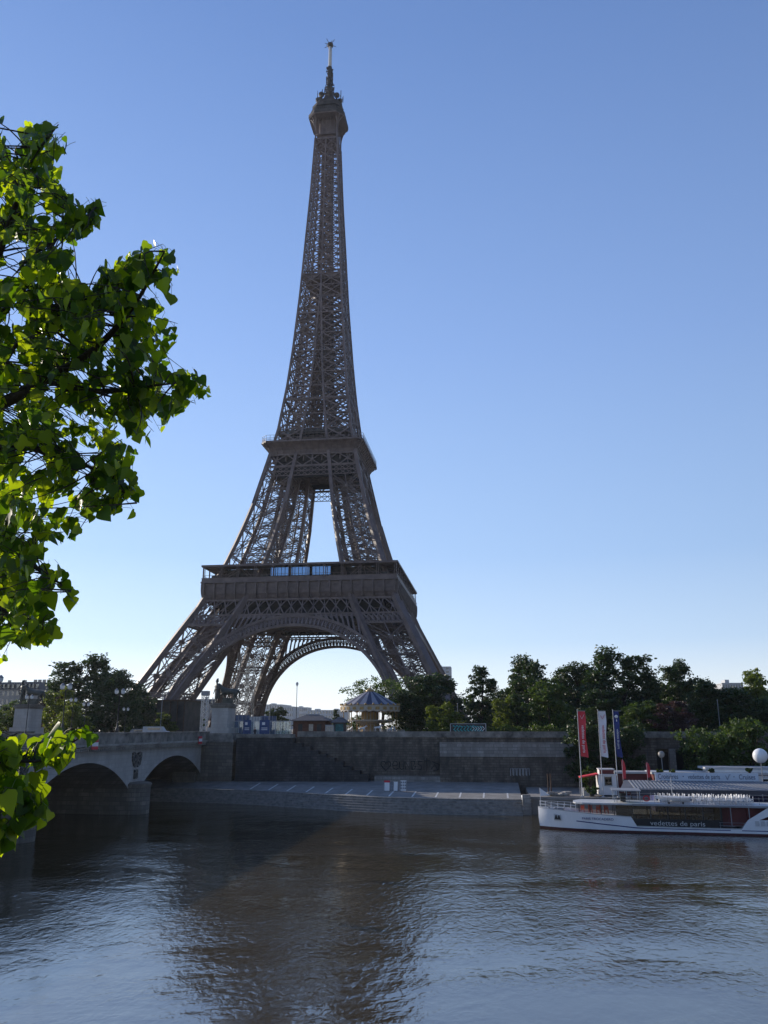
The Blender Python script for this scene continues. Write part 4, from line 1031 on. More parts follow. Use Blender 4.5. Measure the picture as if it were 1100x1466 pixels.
def flag(px, py_t, px_b, col, label, logo, ltext, lcol, ws=1.0):
    b = sight(px_b, 1140, 127.5); t = sight(px, py_t, 127.5); H = t.z-2.3
    root = thing('banner_flag', label, 'flag', (b.x, 127.5, 2.3), 0, 'tall banner flags on the landing quay')
    mb = MB(); mb.tube([(0,0,0),(0,0,H*.5),(0,0,H)], [.075,.06,.045], 8); mb.lathe((0,0,0), [(.25,0),(.25,.12),(.1,.16)], 10); mb.build('pole', M['lightgrey'], root)
    mb = MB(); mb.bar((0,0,H-.06),(1.15,0,H-.1),.05); mb.ball((0,0,H+.06),.08,8,6); mb.build('arm', M['lightgrey'], root)
    mb = MB(); FH = 6.4; vs = []; n = 16
    for side in (0, .02):
        for i in range(n+1):
            for j in range(5):
                s, t_ = j/4, i/n
                vs.append((.07+1.03*ws*s*(1-.16*t_+.07*sin(t_*9))+.2*t_*t_*(.3+s)*(1 if col != 'white_flag' else .4), side+.22*sin(t_*7+s*2.6)*(.25+s)*(.35+t_), H-.14-FH*t_-.22*s*t_))
    m = (n+1)*5
    fs = [(i*5+j,i*5+j+1,i*5+j+6,i*5+j+5) for i in range(n) for j in range(4)]
    mb.add(vs, fs+[tuple(k+m for k in f[::-1]) for f in fs], True); cl = mb.build('cloth', M[col], root)
    mb = MB(); a = .035
    if logo == 'v': 
        for p, q in (((.35,-.75),(.6,-1.25)),((.6,-1.25),(.95,-.6))): mb.bar((p[0],-.05,H+p[1]),(q[0],-.05,H+q[1]),.13,.03)
    else:
        mb.lathe((0,0,0), [(.0,-.01),(.25,-.01),(.25,.01)], 14); mb.xf(Matrix.Translation((.45,-.06,H-.9)) @ Matrix.Rotation(pi/2,4,'X')); mb.bar((.45,-.09,H-1.3),(.45,-.09,H-1.6),.12,.03)
    mb.build('emblem', M[lcol], cl)
    text('lettering', ltext, .62*ws, M[lcol], cl, (.07+.58*ws, -.16, H-4.1), (pi/2, pi/2, 0), .004, .92)
    return root
M['white_flag'] = mat('white_flag_fabric', (.74,.72,.74), .6, var=.08)
flag(825, 1017, 834, 'red', 'tall red banner flag with white emblem and vertical lettering, leftmost of three', 'v', 'vedettes de paris', 'white')
flag(856.5, 1017, 864, 'white_flag', 'tall white banner flag with small red emblem, between the red and blue flags', 'v', 'vedettes de paris', 'red')
flag(877.5, 1017, 886, 'navy', 'tall dark blue banner flag with white lettering, rightmost of three', 'o', 'vedettes de paris', 'white', .72)
def feather(px, py, Y, h, label):
    b = sight(px, py, Y)
    r = thing('feather_flag', label, 'flag', (b.x, Y, b.z), 0, 'red feather flags'); mb = MB(); mb.tube([(0,0,-1.5),(0,0,h*.8),(.1,0,h)], .03, 6); mb.build('pole', M['lightgrey'], r)
    mb = MB(); mb.prism([(0,.1),(.45,.25),(.5,h*.6),(.34,h*.9),(.12,h*1.0),(0,h*.95)], 0, .03, lambda u,v,w_: (u-.05,w_+.08*sin(v*2)*u,v)); mb.build('cloth', M['red'], r)
feather(892.5, 1117, 121, 2.75, 'small red feather flag left of the dark mast, behind the pavilion roof')
feather(927.5, 1115, 121, 2.2, 'small red feather flag beside the left end of the banner')
tag_m = thing('thin_mast', 'thin bare mast standing left of the cruise banner', 'mast', sight(930, 1112, 122)); mb = MB(); mb.tube([(0,0,-3),(0,0,3.6)], .05, 6); mb.bar((-.4,0,1.0),(.3,0,1.0),.05); mb.build('pole', M['dark'], tag_m)
def balloon(px, py, Y, r, base, label, m):
    c = sight(px, py, Y); root = thing('balloon_light', label, 'balloon', (c.x, Y, base))
    h = c.z-base
    mb = MB(); mb.tube([(0,0,0),(0,0,h-r*.95)], .05, 6); mb.lathe((0,0,0), [(.3,0),(.3,.08),(.08,.12)], 10); mb.build('pole', M['grey'], root)
    mb = MB(); mb.ball((0,0,h), r, 24, 16); bl = mb.build('globe', m, root)
    mb = MB(); mb.lathe((0,0,h-r*1.06), [(.12,0),(.2,.1),(.2,.16)], 10); mb.build('fitting', M['grey'], bl)
balloon(1088.5, 1082, 124, .99, 2.3, 'large white balloon lamp on a pole above the houseboat', M['hullwhite'])
M['cream'] = mat('aged_globe', (.34,.31,.27), .6, var=.2, scale=3)
balloon(947, 1080, 134, .5, 2.3, 'small dull grey balloon lamp on a pole before the portal', M['cream'])

# sandwich boards on the lower quay
for px, w_, h_, label, top_ in ((554.5,.95,1.35,'white notice board with a red heading, leftmost of three on the quay','red'),(567,.75,1.15,'plain pale notice board in the middle of three on the quay',None),(578,1.0,1.35,'white notice board with rows of dark pictures, rightmost of three on the quay','pics')):
    b = sight(px, 1136, 134); zq = quay_z(b.x, 134)[0]
    r = thing('notice_board', label, 'notice board', (b.x, 134, zq), 0, 'notice boards on the quay')
    mb = MB(); mb.add([(-w_/2,-.3,.12),(w_/2,-.3,.12),(w_/2,-.02,h_+.3),(-w_/2,-.02,h_+.3),(-w_/2,-.26,.12),(w_/2,-.26,.12),(w_/2,.02,h_+.3),(-w_/2,.02,h_+.3)], [(0,1,2,3),(7,6,5,4),(0,4,5,1),(1,5,6,2),(2,6,7,3),(3,7,4,0)]); pn = mb.build('panel', M['white'], r)
    mb = MB()
    for s in (-1,1): mb.bar((s*w_*.45,-.3,0),(s*w_*.45,-.02,h_+.25),.05); mb.bar((s*w_*.45,.35,0),(s*w_*.45,.0,h_+.25),.05)
    mb.build('stand', M['dark'], r)
    def strip(u0,u1,v0,v1):
        q = lambda u,v: (u*w_, -.305+.28*(v-.0)-.012, .12+v*(h_+.18)); mb.add([q(u0,v0),q(u1,v0),q(u1,v1),q(u0,v1)], [(0,1,2,3)])
    mb = MB()
    if top_ == 'red': strip(-.5,.5,.8,1.0); mb.build('heading', M['red'], pn)
    elif top_ == 'pics':
        for i in range(3):
            for j in range(3): strip(-.42+.3*i,-.2+.3*i,.15+.28*j,.34+.28*j)
        mb.build('pictures', M['grey'], pn)
# two mooring posts and a heap of stone at the end of the quay
for px, lab in ((785.5,'thin rusty mooring post, left of two at the quay end'),(789.5,'thin rusty mooring post, right of two at the quay end')):
    b = sight(px, 1134, 130); t = tag(MB().build('mooring_post', M['rust']), lab, 'post', 'mooring posts'); bpy.data.objects.remove(t)
    mb = MB(); mb.tube([(0,0,0),(0,0,2.9)], .09, 8); mb.lathe((0,0,2.9), [(.12,0),(.12,.1),(.04,.16)], 8); o = tag(mb.build('mooring_post', M['rust']), lab, 'post', 'mooring posts'); o.location = (b.x, 130, 2.3)
mb = MB(); rr = random.Random(3)
for k in range(22): mb.box((rr.uniform(-1.6,1.6), rr.uniform(-.8,.8), rr.uniform(.1,.5)), (rr.uniform(.4,1.1),rr.uniform(.3,.8),rr.uniform(.15,.4)), rr.uniform(0,3))
o = tag(mb.build('rubble_heap', M['stone']), 'low heap of pale stone slabs on the landing quay', 'rubble'); o.location = (sight(800,1137,129).x, 129, 2.3)

# ------------------------------------------------------------------ statues, carousel, huts, lamps, fence on the far bank
def skin_body(name, chain, edges, rad, m, parent, sub=1, root=0):
    me = bpy.data.meshes.new(name); me.from_pydata([tuple(p) for p in chain], edges, []); o = bpy.data.objects.new(name, me); COL.objects.link(o)
    o.modifiers.new('skin', 'SKIN'); me.skin_vertices.new() if not me.skin_vertices else None
    sv = me.skin_vertices[0].data
    for i, r_ in enumerate(rad): sv[i].radius = (r_, r_) if not hasattr(r_, '__len__') else r_
    sv[root].use_root = True
    if sub: o.modifiers.new('sub', 'SUBSURF').levels = sub; o.modifiers[-1].render_levels = sub
    dg = bpy.context.evaluated_depsgraph_get(); me2 = bpy.data.meshes.new_from_object(o.evaluated_get(dg))
    bpy.data.objects.remove(o); me2.name = name; me2.materials.clear(); me2.materials.append(m)
    for p in me2.polygons: p.use_smooth = True
    n = bpy.data.objects.new(name, me2); COL.objects.link(n)
    if parent: n.parent = parent
    return n
def man(name, m, parent, s=1.0, arm=0.0, stride=.12):
    ch = [(0,0,.98),(0,0,1.2),(0,0,1.42),(0,0,1.52),(0,-.02,1.63),(0,-.02,1.76),
          (.1,0,.95),(.11,-stride,.52),(.11,-stride*.6,.08),(.11,-stride*.6-.16,.04),
          (-.1,0,.95),(-.11,stride*.4,.52),(-.11,stride,.08),(-.11,stride-.16,.04),
          (.19,0,1.42),(.24,.02,1.15),(.24,-.08-arm,.9+arm*.8),(-.19,0,1.42),(-.24,.02,1.15),(-.23,-.08,.9)]
    ed = [(0,1),(1,2),(2,3),(3,4),(4,5),(0,6),(6,7),(7,8),(8,9),(0,10),(10,11),(11,12),(12,13),(2,14),(14,15),(15,16),(2,17),(17,18),(18,19)]
    rd = [(.15,.11),(.14,.1),(.17,.11),.055,.1,.07,.095,.065,.045,.04,.095,.065,.045,.04,.065,.05,.04,.065,.05,.04]
    for wi, sg in ((16, 1), (19, -1)):                      # palm, four unequal fingers and a thumb
        w_ = Vector(ch[wi]); d = (w_-Vector(ch[wi-1])).normalized(); p = len(ch); ch.append(tuple(w_+d*.07)); ed.append((wi, p)); rd.append((.036,.02))
        for k, (ln, sp) in enumerate(((.085,-.03),(.095,-.01),(.09,.01),(.07,.03))):
            ch.append(tuple(w_+d*(.08+ln)+Vector((0,sp,-.01)))); ed.append((p, len(ch)-1)); rd.append(.009)
        ch.append(tuple(w_+d*.08+Vector((-sg*.02,-.06,0)))); ed.append((p, len(ch)-1)); rd.append(.011)
    return skin_body(name, [Vector(p)*s for p in ch], ed, [tuple(x*s for x in r_) if hasattr(r_,'__len__') else r_*s for r_ in rd], m, parent)
def clothes(name, m, parent, stride=.12):
    ch = [(0,0,.96),(0,0,1.2),(0,0,1.45),(.1,0,.95),(.11,-stride,.52),(.11,-stride*.6,.1),(-.1,0,.95),(-.11,stride*.4,.52),(-.11,stride,.1),(.19,0,1.42),(.24,.02,1.15),(.24,-.08,.93),(-.19,0,1.42),(-.24,.02,1.15),(-.23,-.08,.93)]
    ed = [(0,1),(1,2),(0,3),(3,4),(4,5),(0,6),(6,7),(7,8),(2,9),(9,10),(10,11),(2,12),(12,13),(13,14)]
    rd = [(.17,.13),(.16,.12),(.18,.13),.11,.08,.065,.11,.08,.065,.08,.065,.055,.08,.065,.055]
    return skin_body(name, [Vector(p) for p in ch], ed, rd, m, parent)
def horse(name, m, parent, off, s=1.0):
    # faces -x; withers 1.6 m, arched neck, one foreleg raised
    ch = [(.75,0,1.35),(.35,0,1.32),(-.1,0,1.28),(-.55,0,1.36),(-.85,0,1.62),(-1.05,0,1.95),(-1.22,0,2.12),(-1.5,0,1.92),(-1.68,0,1.75),
          (.82,.2,1.05),(.7,.2,.75),(.95,.2,.45),(.9,.2,.08),(.82,-.2,1.05),(.6,-.2,.75),(.8,-.2,.45),(.75,-.2,.08),
          (-.6,.2,1.0),(-.62,.2,.55),(-.6,.2,.08),(-.65,-.2,1.0),(-1.0,-.2,.85),(-.95,-.2,.45),
          (1.1,0,1.4),(1.25,0,1.0),(1.22,0,.6)]
    ed = [(0,1),(1,2),(2,3),(3,4),(4,5),(5,6),(6,7),(7,8),(0,9),(9,10),(10,11),(11,12),(0,13),(13,14),(14,15),(15,16),(3,17),(17,18),(18,19),(3,20),(20,21),(21,22),(0,23),(23,24),(24,25)]
    rd = [.36,.35,.36,.37,.27,.2,.17,.13,.1,.2,.13,.085,.08,.2,.13,.085,.08,.16,.09,.075,.16,.1,.075,.1,.12,.06]
    o = skin_body(name, [Vector(p)*s for p in ch], ed, [r_*s for r_ in rd], m, parent); o.location = off; return o
def statue(px, py_b, Y, label, z0=10.3, hz=4.55):
    b = sight(px, 1040, Y); root = thing('horse_statue', label, 'statue', (b.x, Y, z0), 0)
    mb = MB(); mb.box((0,0,.9),(4.0,5.4,1.8)); mb.box((0,0,1.8+hz/2-.5),(3.1,4.6,hz-1.02)); ped = mb.build('pedestal', M['bridgestone'], root)
    mb = MB(); top = 1.8+hz-1.0; mb.box((0,0,top+.14),(3.35,4.85,.27)); mb.box((0,0,top+.42),(3.6,5.1,.28)); mb.box((0,0,top+.7),(3.0,4.4,.3)); mb.build('cornice', M['pierstone'], ped)
    z = top+.85
    horse('horse', M['bronze'], root, (.85,0,z), 1.7)
    m_ = man('warrior', M['bronze'], root, 2.35, .2); m_.location = (-1.15,-1.2,z); m_.rotation_euler = (0,0,-.6)
    mb = MB(); mb.ball((-1.15,-1.2,z+4.1),(.3,.32,.3)); mb.bar((-1.15,-1.4,z+4.3),(-1.1,-.8,z+4.45),.14,.4); mb.prism([(-.5,0),(.5,0),(.45,2.3),(-.45,2.4)],0,.25,lambda u,v,w_:(-1.1+u,-.95+w_,z+.8+v)); mb.box((.7,0,z+.5),(1.9,.7,1.0)); mb.build('cloak_and_helmet', M['bronze'], root)
    return root
statue(319.5, 1040, 152.5, 'dark statue of a man leading a horse on a pale pedestal under the tower', 10.3)
statue(39, 1045, 152.5, 'dark horse statue on a pale pedestal before the old houses on the left', 10.3)

# carousel
cc = sight(530, 1040, 168); cr = thing('carousel', 'round carousel with blue and white striped roof and gilded rim', 'carousel', (cc.x, 168, 10.3))
CR_ = 5.9
mb = MB(); mb.lathe((0,0,0), [(CR_-.3,0),(CR_-.3,.5),(CR_-.45,.55)], 32, False); mb.build('platform', M['brick'], cr)
mbs = [MB(), MB()]; M['creamtrim2'] = mat('faded_canvas', (.24,.24,.28), .7, var=.15, scale=1); M['stripeblue'] = mat('stripe_blue', (.02,.03,.075), .6, var=.15)
RP = [(CR_,6.15),(CR_*.72,7.1),(CR_*.45,8.0),(CR_*.2,8.75),(.35,9.1)]
NSEG = 28
for k in range(NSEG):
    for (r0, z0), (r1, z1) in zip(RP, RP[1:]):
        t0, t1 = 2*pi*k/NSEG, 2*pi*(k+1)/NSEG
        mbs[k % 2].add([(r0*cos(t0),r0*sin(t0),z0),(r0*cos(t1),r0*sin(t1),z0),(r1*cos(t1),r1*sin(t1),z1),(r1*cos(t0),r1*sin(t0),z1)], [(0,1,2,3)])
cvr = mbs[0].build('roof', M['creamtrim2'], cr); mbs[1].build('blue_stripes', M['stripeblue'], cvr)
mb = MB(); mb.lathe((0,0,9.0), [(.9,-.25),(.9,.1),(.5,.35),(.12,.7),(.04,1.3)], 16); mb.build('finial', M['gold'], cvr)
M['creamtrim'] = mat('cream_trim', (.5,.44,.36), .5, var=.25, scale=4)
mb = MB()
for k in range(24):
    t0, t1 = 2*pi*k/24, 2*pi*(k+1)/24; tm = (t0+t1)/2
    for (ta, tb, za, zb) in ((t0,tm,5.05,4.8),(tm,t1,4.8,5.05)):
        q = lambda t, z, r_=CR_+.1: (r_*cos(t), r_*sin(t), z)
        mb.add([q(ta,za),q(tb,zb),q(tb,6.1),q(ta,6.1)], [(0,1,2,3)]); mb.add([q(ta,za,CR_-.05),q(tb,zb,CR_-.05),q(tb,6.1,CR_-.05),q(ta,6.1,CR_-.05)], [(3,2,1,0)])
rim = mb.build('rounding_board', M['creamtrim'], cr)
mb = MB()
for k in range(24):
    t = 2*pi*(k+.5)/24; c = ((CR_+.14)*cos(t),(CR_+.14)*sin(t)); mb.box((c[0],c[1],5.5),(.06,.8,.55),t); mb.ball(((CR_+.1)*cos(t+pi/24),(CR_+.1)*sin(t+pi/24),6.3),.2,8,6)
mb.lathe((0,0,6.05),[(CR_+.16,0),(CR_+.22,.06),(CR_+.16,.13)],48); mb.build('gilding', M['gold'], rim)
mb = MB(); mb.lathe((0,0,0),[(1.9,.5),(1.9,2.6),(3.0,2.7),(3.05,3.0),(1.7,3.05),(1.7,5.4),(2.6,6.1)],16,False); mb.build('centre_drum', M['creamtrim'], cr)
mb = MB()
for k in range(16): t = 2*pi*k/16; mb.box((1.92*cos(t),1.92*sin(t),1.6),(.05,.5,1.5),t)
mb.build('drum_panels', M['gold'], cr)
mb = MB()
for k in range(16): t = 2*pi*k/16; mb.box((1.74*cos(t),1.74*sin(t),4.1),(.05,.42,1.4),t)
mb.build('upper_drum_panels', M['gold'], cr)
mb = MB(); mb.lathe((0,0,3.0),[(4.4,0),(4.4,.14),(1.8,.15)],24,False); mb.lathe((0,0,0),[(4.45,3.0),(4.5,3.25),(4.42,3.3)],24,False); mb.build('upper_floor', M['creamtrim'], cr)
mb = MB()
for k in range(14): t = 2*pi*k/14; mb.tube([(5.5*cos(t),5.5*sin(t),.5),(5.5*cos(t),5.5*sin(t),5.4)],.05,6); mb.tube([(4.2*cos(t+.2),4.2*sin(t+.2),.5),(4.2*cos(t+.2),4.2*sin(t+.2),5.6)],.05,6)
mb.build('poles', M['gold'], cr)
h0 = None
for k in range(10):
    t = 2*pi*k/10+.15
    if h0 is None: h = h0 = horse('horse', M['hullwhite'], cr, (0,0,0), .62)
    else: h = h0.copy(); COL.objects.link(h); h.parent = cr
    h.location = (4.9*cos(t),4.9*sin(t),.65+.35*(k % 3)/2); h.rotation_euler = (0,0,t-pi/2)
mb = MB()
for k in range(40): t = 2*pi*k/40; mb.bar((7*cos(t),7*sin(t),0),(7*cos(t),7*sin(t),1.35),.05); mb.bar((7*cos(t),7*sin(t),1.3),(7*cos(t+.157),7*sin(t+.157),1.3),.05)
mb.build('railing', M['lightgrey'], cr)

def hut(pxa, pxb, py_e, py_a, Y, label, wall, name='wooden_hut'):
    a, b = sight(pxa, py_e, Y), sight(pxb, py_e, Y); w_ = b.x-a.x; ze = a.z-10.3; za = sight(pxa, py_a, Y).z-10.3; ov = .55; dp = w_*.75
    r = thing(name, label, 'hut', ((a.x+b.x)/2, Y, 10.3)); hw = w_/2-ov
    mb = MB(); mb.box2(-hw,hw,0,dp,0,ze); bd = mb.build('wall', M[wall], r)
    mb = MB(); H = w_/2; ra, rb = -H*.35, H*.35
    mb.add([(-H,-ov,ze),(H,-ov,ze),(H,dp+ov,ze),(-H,dp+ov,ze),(ra,dp/2,za),(rb,dp/2,za),(-H,-ov,ze-.12),(H,-ov,ze-.12),(H,dp+ov,ze-.12),(-H,dp+ov,ze-.12)],[(0,1,5,4),(1,2,5),(2,3,4,5),(3,0,4),(6,7,1,0),(7,8,2,1),(8,9,3,2),(9,6,0,3),(9,8,7,6)]); rf = mb.build('roof', M['roof'], r)
    mb = MB(); mb.bar((ra,dp/2,za),(rb,dp/2,za),.18); mb.build('ridge', M['grey'], rf)
    return r, hw, ze, bd
r, hw, ze, bd = hut(416, 471, 1031.5, 1023, 157, 'brown wooden hut with a wide hipped roof standing on the quay wall', 'brick')
for k, m_ in ((-.55,'dark'),(.1,'creamtrim'),(.6,'dark')):
    mb = MB(); mb.box((hw*k,-.04,ze*.58),(hw*.26,.06,ze*.4)); mb.build('window', M[m_], r)
mb = MB(); mb.box((-hw-.04,1.2,1.6),(.06,.9,1.2)); mb.build('side_window', M['creamtrim'], r)
r, hw, ze, bd = hut(474, 497, 1034, 1027, 157, 'small dark hut with teal doors beside the carousel', 'roof')
mb = MB(); mb.box((hw*.1,-.04,ze*.45),(hw*1.5,.06,ze*.85)); mb.build('door', M['teal'], r)
r = thing('service_cabinet', 'pale metal cabinet between the two huts', 'cabinet', (sight(472,1040,156).x, 156, 10.3)); mb = MB(); mb.box2(-.8,.8,0,.8,0,2.2); mb.build('cabinet_body', M['lightgrey'], r)
mb = MB(); mb.box2(-.72,-.03,-.05,-.004,.2,2.0); mb.box2(.03,.72,-.05,-.004,.2,2.0); mb.build('door', M['creamtrim'], r); mb = MB(); mb.box2(-.9,.9,-.1,.9,2.2,2.3); mb.build('lid', M['grey'], r)

# street lamps
def lamp(x, y, z0, H, name, label, group, twin=True):
    r = thing(name, label, 'street lamp', (x,y,z0), 0, group)
    mb = MB(); mb.lathe((0,0,0), [(.26,0),(.26,.5),(.16,.7),(.12,1.2),(.075,1.4),(.06,H-.9),(.1,H-.85),(.06,H-.7)], 10)
    if twin: mb.bar((-.55,0,H-.75),(.55,0,H-.75),.07)
    mb.build('post', M['dark'], r)
    for s in ((-.5,.5) if twin else (0,)):
        mb = MB(); mb.lathe((s,0,H-.7), [(.12,0),(.26,.1),(.3,.45),(.26,.5)], 8, False); hd = mb.build('lantern', M['lampglass'], r)
        mb = MB(); mb.lathe((s,0,H-.2), [(.33,0),(.2,.16),(.05,.3)], 8, False); mb.build('cap', M['grey'], hd)
LG = 'lamps along the bridge'
for i, (px, Xb, pt) in enumerate(((5.6,-54.2,967.5),(104.7,-54.2,979),(180.6,-54.2,986.5),(54.7,-84,995),(116.8,-84,999.5),(135,-84,1006),(191,-84,1013))):
    an = math.atan((px-550)/F_PX)+YAW; Y = abs(Xb/tan(an)); zt = sight(px, pt, Y).z
    lab = ['tall lantern post at the left edge of the picture above the leaves','lantern post on the near parapet in front of the round tree','lantern post on the near parapet beside the dark trees left of the tower',
           'lantern post in front of the left pedestal on the far parapet','lantern post half hidden behind the bright green bush on the bridge','lantern post right of the bright bush on the far parapet','low far lantern post just left of the tower foot'][i]
    lamp(Xb if i < 3 else Xb, Y, 11.3 if i < 3 else 10.3, zt-(11.3 if i < 3 else 10.3), 'bridge_lamp', lab, LG)
b = sight(424, 1040, 172); lamp(b.x, 172, 10.3, sight(424,977,172).z-10.3, 'tall_street_lamp', 'tall single lamp mast standing alone under the tower arch', None, False)
for px, pt, Y, lab in ((656,1008,160,'thin grey pole beside the yellow green round tree'),(303,1000,158,'thin dark pole left of the pedestal with the horse'),(386,1009,165,'thin dark pole behind the blue hoarding'),(230,990,190,'thin pole in front of the left tower foot'),(1031,1003,166,'thin dark pole among the trees on the right')):
    b = sight(px, 1040, Y); H = sight(px, pt, Y).z-10.3; o = thing('thin_pole', lab, 'pole', (b.x,Y,10.3)); mb = MB(); mb.tube([(0,0,0),(0,0,H)],.07,6); mb.lathe((0,0,H),[(.12,0),(.12,.15),(.03,.2)],8); mb.lathe((0,0,0),[(.16,0),(.16,.3),(.08,.35)],8); mb.build('pole', M['grey'], o)

# glazed security fence, posters, hoarding, site containers
fx0, fx1 = sight(334,1050,154).x, sight(417,1050,154).x
fe = thing('glass_fence', 'tall clear glass security fence with grey posts behind the river wall', 'fence', (fx0,154,10.3)); n = 11
mb = MB(); mb.box2(0,fx1-fx0,-.03,.03,.3,2.9); mb.build('glass_panel', M['glassclear'], fe)
mb = MB()
for k in range(n+1): x = (fx1-fx0)*k/n; mb.bar((x,0,0),(x,0,3.0),.11)
mb.bar((0,0,.25),(fx1-fx0,0,.25),.1); mb.bar((0,0,2.95),(fx1-fx0,0,2.95),.09); mb.build('post', M['lightgrey'], fe)
for px, w_, lab in ((354,1.5,'dark blue information panel with white figure, beside the pedestal'),(379,1.9,'blue information panel on the glass fence, right of the person')):
    b = sight(px,1040,153.2); r = thing('information_panel', lab, 'panel', (b.x,153.2,10.3)); mb = MB(); mb.box((0,0,1.9),(w_,.1,2.5)); p_ = mb.build('board', M['blue'], r)
    mb = MB(); mb.box((-w_*.1,-.06,2.5),(w_*.3,.02,.5)); mb.box((0,-.06,1.7),(w_*.6,.02,.12)); mb.box((0,-.06,1.4),(w_*.6,.02,.12)); mb.build('print', M['white'], p_)
    mb = MB(); mb.bar((-w_*.4,0,0),(-w_*.4,0,.7),.08); mb.bar((w_*.4,0,0),(w_*.4,0,.7),.08); mb.build('leg', M['grey'], r)
M['hoard'] = mat('hoarding_blue', (.11,.15,.26), .6, var=.5, scale=.7)
for pa, pb, pt, Y, m_, lab in ((337,358,1024,185,'hoard','blue printed hoarding left of the pale container behind the fence'),(358,374,1026,184,'lightgrey','pale grey site container behind the glass fence'),(374,396,1025,185,'hoard','blue hoarding right of the pale container behind the fence'),(396,414,1034,186,'glassclear','low glazed screen between the hoarding and the brown hut')):
    a, b = sight(pa,pt,Y), sight(pb,pt,Y); r = thing('site_hoarding' if m_ != 'lightgrey' else 'site_container', lab, 'hoarding' if m_ != 'lightgrey' else 'container', (a.x,Y,10.3)); mb = MB(); mb.box2(0,b.x-a.x-.03,0,.3 if m_ != 'lightgrey' else 2.4,0,a.z-10.3); mb.build('panel', M[m_], r)
    mb = MB()
    for k in range(5): mb.bar(((b.x-a.x)*k/4,-.06,0),((b.x-a.x)*k/4,-.06,a.z-10.25),.1)
    mb.build('frame', M['grey'], r)
b = sight(365.5,1040,151); pr = thing('person', 'person in dark clothes standing by the low wall near the blue panels', 'person', (b.x,151,10.3), .6); man('body', M['skin'], pr, 1.0); clothes('clothing', M['cloth'], pr); mb = MB(); mb.ball((0,.015,1.77),(.095,.105,.1),10,8); mb.build('hair', M['black'], pr)

# scaffold masts
def lattice_mast(px, py_t, Y, w_, label, m, cap=True):
    b = sight(px,1040,Y); H = sight(px,py_t,Y).z-10.3; r = thing('scaffold_tower' if w_ > 1.5 else 'floodlight_mast', label, 'scaffold' if w_ > 1.5 else 'mast', (b.x,Y,10.3)); mb = MB(); h = w_/2; n = max(4, int(H/w_/.9))
    for sx in (-1,1):
        for sy in (-1,1): mb.bar((sx*h,sy*h,0),(sx*h,sy*h,H),.12)
    for k in range(n):
        z0, z1 = H*k/n, H*(k+1)/n
        for p, q in (((-h,-h),(h,-h)),((h,-h),(h,h)),((h,h),(-h,h)),((-h,h),(-h,-h))):
            mb.bar((*p,z0),(*q,z1),.08); mb.bar((*p,z1),(*q,z1),.08)
            if w_ > 1.5: mb.bar((*q,z0),(*p,z1),.07)
    mb.build('lattice', m, r)
    if cap: mb = MB(); mb.box((0,0,H+.5),(w_*1.3,w_*1.2,.9)); mb.build('lamp_box', M['grey'], r)
    else:
        mb = MB()
        for k in range(0, n, 3): mb.box((0,0,H*k/n+.02),(w_*.95,w_*.95,.08))
        mb.build('working_deck', M['lightgrey'], r)
lattice_mast(292, 996, 165, 1.1, 'white lattice mast with a lamp box left of the horse statue', M['lightgrey'])
lattice_mast(345, 935, 300, 3.6, 'tall pale scaffold tower inside the far left leg of the iron tower, left of two', M['lightgrey'], False)
lattice_mast(356, 948, 296, 2.6, 'pale scaffold tower inside the far left leg of the iron tower, right of two', M['mastwhite'], False)
# dark pavilion at the left tower foot
a, b = sight(183,1002,232), sight(266,1002,232); r = thing('entrance_pavilion', 'low dark flat roofed pavilion round the left tower foot', 'pavilion', (a.x,232,10.3)); w_ = b.x-a.x; H = a.z-10.3
mb = MB(); mb.box2(.5,w_-.5,.5,14,0,H-.4); mb.build('wall', M['interior'], r); mb = MB(); mb.box2(0,w_,0,15,H-.4,H); mb.build('roof', M['rust'], r)
mb = MB()
for k in range(9): mb.bar((.3+(w_-.6)*k/8,.2,0),(.3+(w_-.6)*k/8,.2,H-.4),.25)
mb.build('column', M['rust'], r)
# van and car on the road beyond the bridge
def van(px, Y, L, H, col, label, kind):
    b = sight(px,1045,Y); r = thing(kind, label, 'van' if H > 1.8 else 'car', (b.x,Y,10.3), R.uniform(-.1,.1)); W = 1.9
    pr_ = [(0,.35),(L,.35),(L,.95),(L-.25,1.05),(L-1.2 if H < 1.8 else L-.7,1.1),(L-1.9 if H < 1.8 else L-1.35,H),(.5 if H < 1.8 else .05,H),(0,1.05)]
    mb = MB(); mb.prism([(x-L/2,z) for x, z in pr_], -W/2, W/2, lambda u,v,w2: (u,w2,v)); mb.build('body', M[col], r)
    mb = MB()
    for s in (-1,1): mb.box((-.2,s*(W/2+.004),H*.77),(L*.5,.02,H*.22))
    mb.build('side_windows', M['glassdark'], r)
    for x in (-L*.31, L*.31):
        for s in (-1,1): mb = MB(); mb.lathe((0,0,0),[(.34,-.11),(.36,0),(.34,.11)],14); mb.xf(Matrix.Translation((x,s*(W/2-.08),.36)) @ Matrix.Rotation(pi/2,4,'X')); mb.build('wheel', M['black'], r)
van(203, 172, 4.4, 1.5, 'grey', 'dark grey car passing behind the bridge parapet under the tower', 'parked_car')
van(224, 168, 5.2, 2.0, 'lightgrey', 'pale grey van behind the bridge parapet under the tower', 'parked_van')
